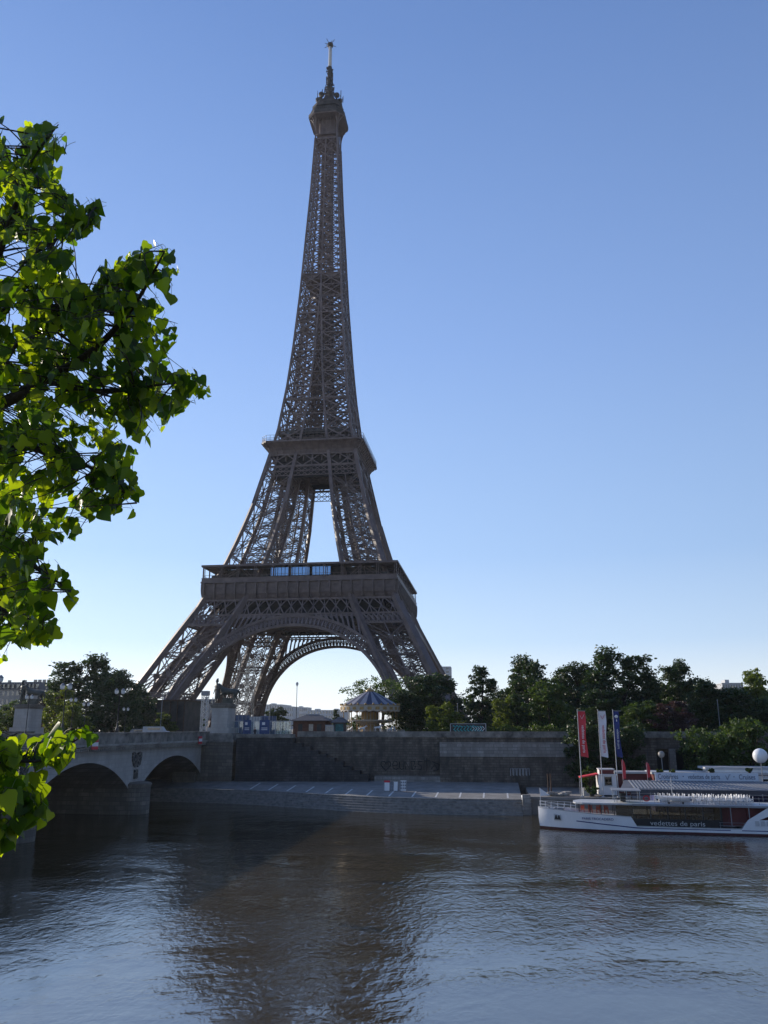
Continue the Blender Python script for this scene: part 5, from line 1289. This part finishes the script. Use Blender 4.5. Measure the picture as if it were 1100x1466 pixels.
# painted hoarding on the wall top
a, b = sight(645,1036.5,150.5), sight(696,1047,150.5); r = thing('mural_panel', 'long low panel with teal spray painted lettering on top of the river wall', 'panel', (a.x,150.5,10.3)); w_ = b.x-a.x; H = a.z-10.3
mb = MB(); mb.box2(0,w_,0,1.6,.2,H); bp_ = mb.build('panel', M['dark'], r); mb = MB(); mb.box2(-.05,w_+.05,-.06,1.66,H,H+.08); mb.box2(-.05,.06,-.07,-.004,.2,H); mb.box2(w_-.06,w_+.05,-.07,-.004,.2,H); mb.build('frame', M['lightgrey'], bp_)
mb = MB(); rr = random.Random(4)
for k in range(9):
    x = .5+(w_-1)*k/9; mb.tube([(x+rr.uniform(-.1,.1),-.02,H-.25-rr.uniform(0,.2)),(x+.5,-.02,H-.5),(x+.1,-.02,H-.95),(x+.55,-.02,H-1.3)],.13,6)
M['tealp'] = mat('teal_spray_paint', (.05,.36,.38), .6, var=.3, scale=3)
mb.build('graffiti', M['tealp'], bp_)
mb = MB()
for k in range(5): x = w_*.62+k*.45; mb.tube([(x,-.05,H-.4),(x+.35,-.05,H-.8),(x-.05,-.05,H-1.2)],.08,6)
mb.build('graffiti', M['white'], bp_)
# river signs on the bridge
for yb in (-5.5, -44.5):
    r = thing('river_sign', 'red and white river sign on the bridge '+('over the arch nearest the bank' if yb > -20 else 'close to the bright leaves'), 'sign', (BX+1.2, BY+yb, 9.35))
    mb = MB(); mb.box((.03,0,.6),(.06,1.7,1.3)); p_ = mb.build('plate', M['red'], r); mb = MB(); mb.box((.075,0,.6),(.02,1.66,.5)); mb.build('white_band', M['white'], p_); mb = MB(); mb.bar((-.2,0,.3),(0,0,.3),.1); mb.bar((-.2,0,.9),(0,0,.9),.1); mb.build('bracket', M['dark'], r)

# ------------------------------------------------------------------ far buildings
def block(px0, px1, pt, Y, depth, wallm, label, rows, cols, roof=None, cat='building', name='apartment_building', mansard=False):
    a, b = sight(px0, pt, Y), sight(px1, pt, Y); w_ = b.x-a.x; H = a.z-10.3
    r = thing(name, label, cat, (a.x, Y, 10.3)); mh = H*.16 if mansard else 0
    mb = MB(); mb.box2(0,w_,0,depth,-2,H-mh); mb.build('wall', wallm, r)
    mb = MB()
    if mansard:
        s = mh*.35; mb.add([(-.3,-.4,H-mh),(w_+.3,-.4,H-mh),(w_+.3,depth+.4,H-mh),(-.3,depth+.4,H-mh),(s,s,H),(w_-s,s,H),(w_-s,depth-s,H),(s,depth-s,H)],[(0,1,5,4),(1,2,6,5),(2,3,7,6),(3,0,4,7),(4,5,6,7),(3,2,1,0)])
    else: mb.box2(-.3,w_+.3,-.3,depth+.3,H,H+.6); mb.box2(w_*.3,w_*.5,depth*.3,depth*.7,H+.6,H+3)
    rf = mb.build('roof', M[roof or 'roof'], r)
    if mansard:
        mb = MB()
        for k in range(4): mb.box((w_*(.12+.25*k),depth*.4,H+.8),(1.6,.9,1.8))
        mb.build('chimney', M['creamtrim'], rf)
    fh = (H-mh)/rows
    def win(spots, dims, nm):
        mb = MB(); mb.box((0,0,0), dims); me = mb.mesh(nm, M['glassdark'])
        for p in spots: o = bpy.data.objects.new(nm, me); COL.objects.link(o); o.parent = r; o.location = p
    win([(w_*(j+.5)/cols,-.02,fh*(i+.55)) for i in range(rows) for j in range(cols) if fh*(i+1)+10.3 > 14], (w_/cols*.45,.1,fh*.55), 'window')
    if mansard: win([(w_*(j+.5)/cols,.1,H-mh*.55) for j in range(cols)], (w_/cols*.4,1.2,mh*.5), 'dormer')
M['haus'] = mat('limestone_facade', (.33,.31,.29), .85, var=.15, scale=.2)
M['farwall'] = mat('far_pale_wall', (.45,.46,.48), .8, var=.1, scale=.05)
block(-60, 30, 977, 420, 30, M['haus'], 'old apartment house with grey mansard roof at the far left behind the lamp', 5, 14, mansard=True)
block(31, 57, 976, 405, 28, M['haus'], 'old apartment house beside the round tree, right of its neighbour', 5, 5, mansard=True)
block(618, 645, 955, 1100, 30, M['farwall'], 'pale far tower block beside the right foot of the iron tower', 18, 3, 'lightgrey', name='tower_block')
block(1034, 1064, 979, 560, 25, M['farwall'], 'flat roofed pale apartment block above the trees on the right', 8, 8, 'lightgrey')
block(246, 312, 1001, 520, 30, M['haus'], 'grey apartment house seen under the left leg of the iron tower', 5, 12, mansard=True)
rr = random.Random(11)
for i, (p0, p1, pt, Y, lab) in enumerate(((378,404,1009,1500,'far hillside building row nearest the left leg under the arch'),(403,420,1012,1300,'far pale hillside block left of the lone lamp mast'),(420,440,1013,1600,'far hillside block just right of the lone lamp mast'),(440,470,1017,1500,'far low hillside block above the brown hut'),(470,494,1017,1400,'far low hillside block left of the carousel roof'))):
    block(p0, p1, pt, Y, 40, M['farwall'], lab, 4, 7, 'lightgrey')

# ------------------------------------------------------------------ trees and shrubs on the far bank
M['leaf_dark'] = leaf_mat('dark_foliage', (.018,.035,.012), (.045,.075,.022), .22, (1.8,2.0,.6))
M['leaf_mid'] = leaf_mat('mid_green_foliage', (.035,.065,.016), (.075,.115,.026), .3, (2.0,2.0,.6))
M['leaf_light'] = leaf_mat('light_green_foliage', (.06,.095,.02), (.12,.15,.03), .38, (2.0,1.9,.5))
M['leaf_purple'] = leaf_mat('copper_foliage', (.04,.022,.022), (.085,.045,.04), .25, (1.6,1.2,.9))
def leaf_quad(vs, fs, p, s, rr):
    a = Vector((rr.gauss(0,1), rr.gauss(0,1), rr.gauss(0,1))).normalized(); b = a.cross(Vector((rr.gauss(0,1), rr.gauss(0,1), rr.gauss(0,1)))).normalized()
    o = len(vs); k = s*.62
    vs += [tuple(p-a*s), tuple(p+b*k), tuple(p+a*s), tuple(p-b*k)]; fs.append((o,o+1,o+2,o+3))
def crown_mesh(seed, H, W, base, n_cl, n_lf, ls, lumps=None, flat=1.0):
    """crown of leaf clumps in an uneven volume; returns builder and the clump centres"""
    rr = random.Random(seed); vs = []; fs = []; cs = []
    ch = H-base
    masses = lumps or [(rr.uniform(-.28,.28), rr.uniform(-.28,.28), rr.uniform(.3,.82), rr.uniform(.24,.4)) for _ in range(7)]+[(0,0,.5,.42)]
    while len(cs) < n_cl:
        mx, my, mz, mr = rr.choice(masses)
        d = Vector((rr.gauss(0,1), rr.gauss(0,1), rr.gauss(0,1))).normalized()*(rr.random()**.38)
        c = Vector(((mx+d.x*mr)*W, (my+d.y*mr)*W, base+(mz+d.z*mr*.78)*ch*flat))
        if c.z < base*.8 or c.z > H*1.02: continue
        cs.append(c)
    for c in cs:
        r_ = rr.uniform(.04,.085)*W
        for k in range(n_lf):
            d = Vector((rr.gauss(0,.55), rr.gauss(0,.55), rr.gauss(0,.42)))*r_
            leaf_quad(vs, fs, c+d, ls*rr.uniform(.6,1.25), rr)
    return vs, fs, cs
def trunk_mesh(seed, H, W, base, cs):
    rr = random.Random(seed+100); mb = MB(); r0 = H*.022+.06
    top = Vector((rr.uniform(-.05,.05)*W, rr.uniform(-.05,.05)*W, H*.78)); mid = Vector((rr.uniform(-.03,.03)*W, rr.uniform(-.03,.03)*W, base))
    mb.tube([(0,0,-.3),(0,0,.3),tuple(mid),tuple(mid.lerp(top,.5)),tuple(top)], [r0*1.5,r0*1.1,r0*.85,r0*.5,r0*.12], 8)
    for k in range(14):
        c = rr.choice(cs); s = mid.lerp(top, max(.0, min(.85, (c.z-base)/(H*.8-base)-.35)))
        m_ = s.lerp(c, .5)+Vector((0,0,-.04*H*rr.random())); mb.tube([s, m_, c], [r0*.38, r0*.24, r0*.07], 6)
    return mb
PROTO = {}
def tree_proto(key, seed, H, W, base, n_cl, n_lf, ls, leafm, lumps=None):
    vs, fs, cs = crown_mesh(seed, H, W, base, n_cl, n_lf, ls, lumps); m_ = MB(); m_.add(vs, fs)
    PROTO[key] = (m_.mesh('crown', M[leafm]), trunk_mesh(seed, H, W, base, cs).mesh('trunk', M['trunk']), H, W)
BIGL = [(-.26,.05,.16,.26),(.26,-.08,.15,.26),(0,.24,.14,.25),(.03,-.24,.15,.24),(-.3,.1,.38,.24),(.3,.02,.36,.23),(.02,-.26,.4,.24),(-.05,.25,.42,.24),(-.2,-.05,.62,.22),(.2,.1,.6,.22),(.04,-.04,.8,.2),(-.1,.1,.74,.19),(.16,-.1,.74,.15),(0,0,.4,.3)]
BIG2 = [(-.24,0,.14,.27),(.27,.05,.13,.26),(0,-.25,.15,.25),(.0,.2,.14,.25),(-.3,.0,.36,.22),(.28,.1,.42,.24),(.05,-.25,.38,.23),(-.22,.0,.6,.19),(-.2,.05,.78,.15),(.2,-.02,.66,.21),(.14,.05,.86,.16),(.0,.1,.55,.25),(.32,.0,.6,.12)]
TALL = [(-.15,0,.12,.28),(.18,.05,.14,.28),(0,0,.3,.32),(.2,.1,.42,.26),(-.22,0,.5,.24),(.12,-.1,.62,.24),(-.1,.05,.74,.2),(.06,.05,.87,.16),(.28,0,.66,.12),(-.3,.0,.33,.14)]
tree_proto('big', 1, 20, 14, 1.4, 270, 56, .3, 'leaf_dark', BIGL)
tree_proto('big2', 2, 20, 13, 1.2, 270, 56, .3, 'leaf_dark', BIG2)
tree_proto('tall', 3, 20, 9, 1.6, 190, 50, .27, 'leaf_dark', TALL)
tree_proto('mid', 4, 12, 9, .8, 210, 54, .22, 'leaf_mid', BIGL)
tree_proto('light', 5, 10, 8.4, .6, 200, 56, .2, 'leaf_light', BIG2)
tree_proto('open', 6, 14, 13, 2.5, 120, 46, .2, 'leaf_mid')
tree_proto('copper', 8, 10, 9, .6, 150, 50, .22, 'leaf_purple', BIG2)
def tree(key, px, py_top, Y, wpx, label, rz=0, z0=10.3, name='leafy_tree', group=None):
    cm, tm, H, W = PROTO[key]
    b = sight(px, 1035, Y); t = sight(px, py_top, Y); d = (Vector((b.x,Y,0))).length
    h = (t.z-z0)*1.03; w_ = wpx/F_PX*d*1.12
    r = thing(name, label, 'tree', (b.x, Y, z0), rz, group); r.scale = (w_/W, w_/W, h/H)
    for nm, me in (('trunk', tm), ('crown', cm)):
        o = bpy.data.objects.new(nm, me); COL.objects.link(o); o.parent = r
    return r
GT = 'trees along the quay garden'
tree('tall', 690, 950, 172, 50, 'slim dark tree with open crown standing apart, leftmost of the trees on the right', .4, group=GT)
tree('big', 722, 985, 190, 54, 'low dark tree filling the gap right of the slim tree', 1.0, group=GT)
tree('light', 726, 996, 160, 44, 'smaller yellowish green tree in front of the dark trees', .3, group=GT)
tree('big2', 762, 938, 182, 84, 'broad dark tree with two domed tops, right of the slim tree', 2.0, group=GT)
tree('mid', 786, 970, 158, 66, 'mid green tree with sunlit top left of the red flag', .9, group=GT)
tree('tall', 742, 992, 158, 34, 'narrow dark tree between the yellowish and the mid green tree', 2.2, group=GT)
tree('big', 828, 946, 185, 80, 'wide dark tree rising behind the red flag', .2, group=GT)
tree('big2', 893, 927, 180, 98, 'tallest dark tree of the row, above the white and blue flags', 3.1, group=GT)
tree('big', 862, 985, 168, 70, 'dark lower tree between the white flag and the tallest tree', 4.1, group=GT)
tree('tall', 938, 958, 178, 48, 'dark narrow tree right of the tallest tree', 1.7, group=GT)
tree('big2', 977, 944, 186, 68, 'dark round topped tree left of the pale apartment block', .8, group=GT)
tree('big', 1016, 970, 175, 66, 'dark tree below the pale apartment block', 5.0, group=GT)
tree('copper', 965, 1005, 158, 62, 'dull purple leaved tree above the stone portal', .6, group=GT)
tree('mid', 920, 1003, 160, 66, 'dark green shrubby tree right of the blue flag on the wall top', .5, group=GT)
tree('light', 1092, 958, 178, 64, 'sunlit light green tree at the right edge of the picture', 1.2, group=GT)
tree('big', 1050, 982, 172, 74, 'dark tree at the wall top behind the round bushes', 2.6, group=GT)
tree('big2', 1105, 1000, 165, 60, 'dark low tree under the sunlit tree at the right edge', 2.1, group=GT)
tree('big', 620, 962, 188, 100, 'large dense dark tree in front of the right foot of the iron tower', 1.3)
tree('big2', 590, 990, 182, 70, 'dark tree between the carousel and the dense tree', 3.3)
tree('open', 552, 966, 186, 92, 'light airy tree with thin leaves rising behind the carousel', .7)
tree('light', 633, 1006, 158, 50, 'small round yellow green tree left of the teal mural panel', .2)
tree('mid', 516, 1022, 200, 34, 'low green tree behind the left side of the carousel', 1.1)
tree('tall', 481, 1014, 176, 14, 'tiny pointed conifer between the two huts', 1.1, name='small_conifer')
tree('mid', 452, 1024, 330, 56, 'distant green tree behind the brown hut', 2.0)
tree('mid', 395, 1012, 335, 40, 'distant green tree at the foot of the far left leg', .9)
tree('mid', 262, 1010, 250, 56, 'green tree under the arch left of the horse statue', .4)
tree('light', 236, 1020, 225, 34, 'light green bushy tree left of the lattice mast', 2.4)
tree('big2', 112, 937, 205, 94, 'large round dark tree left of the iron tower', .3)
tree('big', 164, 956, 200, 74, 'dark tree between the round tree and the left tower foot', 2.8)
tree('big2', 196, 985, 215, 62, 'dark low tree touching the left tower foot', 1.5)
tree('light', 84, 984, 178, 52, 'pale green tree in front of the round dark tree', .9)
tree('light', 104, 1004, 165, 46, 'bright green bush like tree behind the bridge lamps', 2.3)
tree('copper', 68, 996, 190, 44, 'reddish brown leaved tree beside the left pedestal', 1.4)
tree('light', 8, 1014, 170, 46, 'pale green tree at the left edge below the old houses', .2)
tree('mid', 22, 1000, 260, 50, 'green tree below the old apartment houses', .6)
for i, (px, pt, Y, w_, k_) in enumerate(((700,1000,215,60,'big'),(745,985,225,70,'big2'),(800,978,222,74,'big'),(850,975,220,70,'big2'),(905,985,214,72,'big'),(952,978,225,70,'big2'),(1000,985,218,70,'big'),(1062,984,222,84,'big2'))):
    tree(k_, px, pt, Y, w_, ['dark background tree low behind the slim tree','dark background tree behind the yellowish green tree','dark background tree behind the mid green sunlit tree','dark background tree behind the white flag','dark background tree behind the tallest tree, partly hidden','dark background tree behind the purple leaved tree','dark background tree left of the pale apartment block','dark background tree right of the pale apartment block'][i], i*1.7, group=GT)
# shrubs that spill over the wall, on the lower quay, and the hedge on the wall top
def shrub(px, py_t, py_b, Y, wpx, label, leafm, seed, z0, dens=1.0, name='leafy_bush', ls=.22, group='bushes on the landing quay'):
    b = sight(px, py_b, Y); t = sight(px, py_t, Y); d = Vector((b.x,Y,0)).length; W = wpx/F_PX*d; H = t.z-z0
    r = thing(name, label, 'bush', (b.x, Y, z0), 0, group)
    rr = random.Random(seed); lumps = [(rr.uniform(-.34,.34), rr.uniform(-.25,.25), rr.uniform(.2,.78), rr.uniform(.18,.3)) for _ in range(10)]+[(0,0,.35,.42)]
    vs, fs, cs = crown_mesh(seed, H, W, .2, int(130*dens), 56, ls, lumps); mb = MB(); mb.add(vs, fs); mb.build('foliage', M[leafm], r)
    mb = MB()
    for k in range(9): c = rr.choice(cs); mb.tube([(rr.uniform(-.3,.3),rr.uniform(-.3,.3),-.1), tuple(Vector((c.x*.4,c.y*.4,c.z*.5))), tuple(c)], [.14,.09,.03], 5)
    mb.build('stem', M['trunk'], r)
shrub(848, 1022, 1135, 143, 66, 'dark leafy bush mass right of the red flag, growing against the wall', 'leaf_dark', 21, 2.3, 1.4)
shrub(895, 1026, 1135, 143, 62, 'dark leafy bush behind the blue flag, left of the portal', 'leaf_dark', 22, 2.3, 1.4)
shrub(1030, 1012, 1115, 139, 92, 'big round bush with sunlit top, right of the portal', 'leaf_mid', 23, 2.3, 1.8)
shrub(1082, 1020, 1115, 136, 60, 'dark round bush behind the large white balloon', 'leaf_mid', 24, 2.3, 1.3)
shrub(997, 1045, 1115, 141, 36, 'lower dark bush at the right pillar of the portal', 'leaf_dark', 25, 2.3, .9)
shrub(848, 1125, 1140, 128.5, 15, 'small potted bush at the left corner of the ticket kiosk', 'leaf_mid', 26, 2.3, .35, ls=.12, group='potted bushes')
shrub(845, 1096, 1118, 134, 22, 'tall bush behind the kiosk awning', 'leaf_mid', 27, 2.3, .5, ls=.16, group='potted bushes')
for i, (px, w_) in enumerate(((944,9),(963,9),(1073,11),(1020,8))):
    shrub(px, 1101 if i < 2 else 1099, 1108, 125+(i > 1), w_, ['small plant left above the word at the banner start','small plant above the left half of the banner','dark spiky plant at the right end of the banner','low plant above the right half of the banner'][i], 'leaf_light' if i < 2 else 'leaf_dark', 40+i, sight(px,1108,125).z, .22, ls=.1, group='plants on the pavilion roof')
hx0, hx1 = sight(655,1040,152).x, sight(825,1040,152).x
def hedge(x0, x1, Y, H, label, seed, leafm):
    r = thing('clipped_hedge', label, 'hedge', (x0,Y,10.3)); rr = random.Random(seed); vs = []; fs = []
    n = int((x1-x0)*190)
    for k in range(n):
        x = rr.uniform(0,x1-x0); lump = .25*sin(x*.9)+.18*sin(x*2.3+1); leaf_quad(vs, fs, Vector((x, rr.uniform(-.7,.7), rr.uniform(.1,1)**.7*(H+lump)+rr.gauss(0,.08))), rr.uniform(.09,.2), rr)
    mb = MB(); mb.add(vs, fs); mb.build('foliage', M[leafm], r)
    mb = MB()
    for k in range(int((x1-x0)/2)): mb.tube([(k*2+.5,0,0),(k*2+.6,0,H*.6)], [.06,.03], 5)
    mb.build('stem', M['trunk'], r)
hedge(hx0, hx1, 151.5, 1.9, 'low uneven hedge along the wall top behind the red flag', 31, 'leaf_mid')
hedge(sight(422,1040,205).x, sight(520,1040,205).x, 205, 3.4, 'dark green hedge behind the huts and carousel', 32, 'leaf_dark')

# ------------------------------------------------------------------ the poplar overhead on the near bank
M['poplar'] = leaf_mat('poplar_leaf', (.016,.042,.008), (.082,.135,.016), .6, (6.8,5.2,.42), .36, .4)
for n_ in M['poplar'].node_tree.nodes:
    if n_.type == 'VALTORGB': n_.color_ramp.elements[0].position = .3; n_.color_ramp.elements[1].position = .95
pt = thing('poplar_tree', 'leafy poplar with backlit heart shaped leaves hanging in from the left edge', 'tree', (-7.5, .2, 10.3))
PO = Vector((-7.5, .2, 10.3))
def poly_in(poly, x, y):
    c = False; j = len(poly)-1
    for i in range(len(poly)):
        (xi, yi), (xj, yj) = poly[i], poly[j]
        if (yi > y) != (yj > y) and x < (xj-xi)*(y-yi)/(yj-yi)+xi: c = not c
        j = i
    return c
UP = [(-420,120),(0,160),(30,182),(66,172),(84,158),(100,168),(104,205),(86,236),(92,262),(104,283),(128,300),(146,286),(158,308),(140,335),(120,345),(112,385),(122,372),(150,352),(158,378),(180,352),(212,330),(250,342),(258,385),(246,420),(264,445),(246,510),(252,535),(280,528),(304,560),(292,588),(262,590),(240,608),(222,640),(196,650),(188,676),(196,702),(208,724),(190,744),(160,752),(138,772),(96,778),(62,790),(66,818),(92,820),(121,850),(104,874),(86,880),(84,934),(66,930),(44,920),(28,952),(-40,960),(-420,1000)]
LOWP = [(-300,1010),(0,1040),(16,1052),(30,1062),(62,1060),(76,1046),(104,1040),(126,1030),(142,1050),(136,1072),(126,1092),(104,1110),(92,1118),(66,1098),(58,1130),(66,1148),(78,1162),(70,1182),(50,1190),(30,1205),(4,1235),(-300,1280)]
HOLES = [(18,362,26,14),(118,392,24,22),(60,300,9,7),(40,560,16,8),(14,600,14,6),(78,440,8,7),(130,655,12,6),(92,720,10,7),(30,690,7,6),(170,480,6,5),(150,250,0,0),(120,700,8,6),(205,545,6,6),(10,900,9,8)]
rl = random.Random(77)
def in_tree(x, y, poly, holes=True):
    if not poly_in(poly, x, y): return False
    if holes:
        for hx, hy, ax_, ay_ in HOLES:
            if ax_ and ((x-hx)/ax_)**2+((y-hy)/ay_)**2 < 1: return False
    return True
LEAF2 = [(0,0),(.22,-.1),(.47,.02),(.52,.22),(.4,.5),(.2,.78),(0,1.08)]      # half outline of a poplar leaf
lv_, lf_ = [], []
def add_leaf(base, tipdir, nrm, s):
    t = tipdir.normalized(); side = t.cross(nrm).normalized(); n = side.cross(t)
    o = len(lv_); fold = rl.uniform(.05,.3); curl = rl.uniform(-.25,.25)
    P_ = lambda u, v: tuple(base+(side*u+t*v+n*(abs(u)*fold+curl*v*v))*s)
    ys = [0,.22,.5,.78,1.08]
    for v in ys: lv_.append(P_(0, v))
    L_ = [(.24,-.09),(.5,.08),(.5,.26),(.36,.54),(.17,.82)]
    for sg in (1,-1):
        for u, v in L_: lv_.append(P_(sg*u, v))
    for b_, fl in ((5,False),(10,True)):
        fs = [(0,b_,b_+1,b_+2,1),(1,b_+2,b_+3,2),(2,b_+3,b_+4,3),(3,b_+4,4)]
        lf_.extend([tuple(o+i for i in (f[::-1] if fl else f)) for f in fs])
twb = MB(); pet = MB()
tosun = to_sun
def limb(pts, r0, r1):
    P3 = [sight_r(x, y, d)-PO for x, y, d in pts]; sp = spl_v(P3, 5); twb.tube(sp, [lerp(r0, r1, i/(len(sp)-1)) for i in range(len(sp))], 7); return sp
def spl_v(P3, n):
    out = []
    for i in range(len(P3)-1):
        p0, p1, p2, p3 = [P3[max(0,min(len(P3)-1,i+k))] for k in (-1,0,1,2)]
        for j in range(n): t = j/n; out.append(.5*((2*p1)+(p2-p0)*t+(2*p0-5*p1+4*p2-p3)*t*t+(3*p1-p0-3*p2+p3)*t**3))
    out.append(P3[-1]); return out
LIMBS = [limb(p, a, b) for p, a, b in (
 ([(-520,700,6.4),(-250,640,5.4),(-30,590,4.7),(60,545,4.4),(130,505,4.2),(190,440,4.1),(236,360,4.0)], .05, .003),
 ([(-250,640,5.4),(-60,500,4.9),(10,330,4.6),(40,240,4.4),(84,178,4.3)], .028, .002),
 ([(-60,500,4.9),(30,420,4.5),(90,330,4.2),(138,296,4.1)], .014, .002),
 ([(60,545,4.4),(150,560,4.1),(220,552,3.95),(284,545,3.9)], .014, .002),
 ([(-160,640,5.0),(0,640,4.5),(90,650,4.2),(160,690,4.1),(196,720,4.0)], .02, .002),
 ([(-400,760,5.8),(-120,740,5.0),(0,770,4.5),(60,820,4.2),(108,846,4.1)], .02, .002),
 ([(-120,740,5.0),(-20,850,4.5),(30,890,4.3),(66,915,4.2)], .013, .002),
 ([(-30,590,4.7),(40,470,4.8),(110,430,4.7),(170,400,4.6)], .013, .002),
)]
LOWL = [limb(p, a, b) for p, a, b in (
 ([(-520,900,5.0),(-220,980,4.0),(-40,1070,3.7),(50,1090,3.6),(100,1065,3.5),(130,1045,3.45)], .013, .0015),
 ([(-220,980,4.0),(-60,1130,3.7),(20,1150,3.6),(60,1170,3.5)], .008, .0015),
 ([(-40,1070,3.7),(0,1060,3.6),(25,1050,3.6)], .008, .002),
)]
def twigs(n, poly, limbs, dmin, dmax, x0, x1, y0, y1, bias, lfn):
    done = 0; tries = 0
    while done < n and tries < n*60:
        tries += 1
        x, y = rl.uniform(x0, x1), rl.uniform(y0, y1)
        if not in_tree(x, y, poly): continue
        d = rl.uniform(dmin, dmax)
        e = sight_r(x, y, d)-PO
        lb = min(limbs, key=lambda L_: min((q-e).length for q in L_[::3])); s = min(lb, key=lambda q: (q-e).length+rl.uniform(0,.15))
        if (s-e).length > 1.1: continue
        mid = s.lerp(e, .5)+Vector((rl.uniform(-.05,.05), rl.uniform(-.05,.05), rl.uniform(-.01,.06)))
        path = spl_v([s, mid, e], 3)
        if x > -20 and not all(in_tree(*to_px(path[i]), poly, False) for i in range(1, len(path))): continue
        n0 = len(lv_); f0 = len(lf_); p0_ = (len(pet.v), len(pet.f)); tipn = 0
        twp = (path, [lerp(.0045,.0012,i/(len(path)-1)) for i in range(len(path))]); twx = 0*len(path); (None if True else twb.tube(path, 0))
        L_ = (e-s).length; m_ = max(lfn, int(L_/.055))
        for k in range(m_):
            t = 1-.75*(k/m_)**1.3; q = path[min(len(path)-1, int(t*(len(path)-1)))].lerp(path[min(len(path)-1, int(t*(len(path)-1))+1)], (t*(len(path)-1)) % 1)
            leaf_at(q, poly)
            if k == 3: tipn = len(lv_)-n0
        if tipn == 0 or len(lv_)-n0 < 15*max(3, .5*m_):
            del lv_[n0:], lf_[f0:], pet.v[p0_[0]:], pet.f[p0_[1]:]; continue
        if len(lv_)-n0 >= 15*max(3, .5*m_): twb.tube(*twp, 4, False); done += 1
def to_px(p):
    d = p+PO-Vector((0,0,CAM_Z)); fw = d.x*sin(YAW)+d.y*cos(YAW); r_ = d.x*cos(YAW)-d.y*sin(YAW)
    dd = fw*cos(PITCH)+d.z*sin(PITCH); v = d.z*cos(PITCH)-fw*sin(PITCH); return 550+F_PX*r_/dd, 733-F_PX*v/dd
lsc = 1.0
def leaf_at(q, poly):
    off = Vector((rl.gauss(0,.6), rl.gauss(0,.6), rl.uniform(-1,.35))).normalized()
    pl = rl.uniform(.03,.065); base = q+off*pl; s = rl.choice((rl.uniform(.03,.055), rl.uniform(.05,.078)))*lsc
    tip = Vector((rl.gauss(0,.45), rl.gauss(0,.45), -1+rl.gauss(0,.35))); nr = Vector((rl.gauss(0,1), rl.gauss(0,1)-.5, rl.gauss(0,.45))).normalized()
    c = base+tip.normalized()*s*.5; x, y = to_px(c)
    if noise.noise(Vector((x/34, y/34, poly[0][1]))) > .22: return
    if x > -30:
        for cx, cy in ((x, y),) + (tuple(to_px(base+tip.normalized()*s)),):
            if not in_tree(cx, cy, poly): return
    pet.tube([q, q+off*pl*.6+Vector((0,0,.004)), base], .0011, 3, False); add_leaf(base, tip, nr, s)
for L_ in LIMBS:
    for q in L_[int(len(L_)*.55):]:
        for k in range(7): leaf_at(q+Vector((rl.gauss(0,.05), rl.gauss(0,.05), rl.gauss(0,.04))), UP)
twigs(720, UP, LIMBS, 3.7, 6.0, -40, 305, 150, 965, 0, 6)
twigs(120, UP, LIMBS, 3.8, 6.8, -420, -20, 120, 1000, 0, 6)
lsc = 1.1
twigs(95, LOWP, LOWL, 3.3, 4.1, -30, 145, 1030, 1262, 0, 6)
twigs(24, LOWP, LOWL, 3.2, 4.6, -300, -20, 1010, 1290, 0, 6)
mb = MB(); mb.tube([(0,0,-.3),(0,0,.4),(.05,.1,2.2),(.3,.5,4.5),(.4,.8,8),(.3,.9,12)], [.42,.33,.27,.22,.15,.05], 14)
for L_ in (LIMBS[0], LIMBS[5], LOWL[0]):
    a = L_[0]; z = max(1.6, a.z-1.2); mb.tube([(.1+.05*z*.8,.1*z*.7,z), tuple(Vector((.3,.4,z+.5)).lerp(a,.5)), tuple(a)], [.12,.08,.06 if L_ is LIMBS[0] else .03], 8)
mb.build('trunk', M['trunk'], pt)
twb.build('branches', M['trunk'], pt)
M['petiole'] = mat('petiole', (.12,.16,.04), .6)
me = bpy.data.meshes.new('leaves'); me.from_pydata(lv_, [], lf_); me.materials.append(M['poplar']); me.polygons.foreach_set('use_smooth', [True]*len(lf_))
o = bpy.data.objects.new('leaves', me); COL.objects.link(o); o.parent = pt
pet.build('petioles', M['petiole'], pt)

# ------------------------------------------------------------------ morning haze
mb = MB(); mb.box2(-1400, 1000, -50, 1750, -4, 345)
hz = mb.build('haze', None); hz['kind'] = 'stuff'; hz['label'] = 'thin pale morning haze over the river and city'
hm = bpy.data.materials.new('haze'); hm.use_nodes = True; hn = hm.node_tree; hn.nodes.clear()
ho = hn.nodes.new('ShaderNodeOutputMaterial'); hv = hn.nodes.new('ShaderNodeVolumePrincipled'); hn.links.new(hv.outputs[0], ho.inputs['Volume'])
hv.inputs['Color'].default_value = (.82,.9,1.0,1); hv.inputs['Density'].default_value = .00005; hv.inputs['Anisotropy'].default_value = .35
hz.data.materials.append(hm)
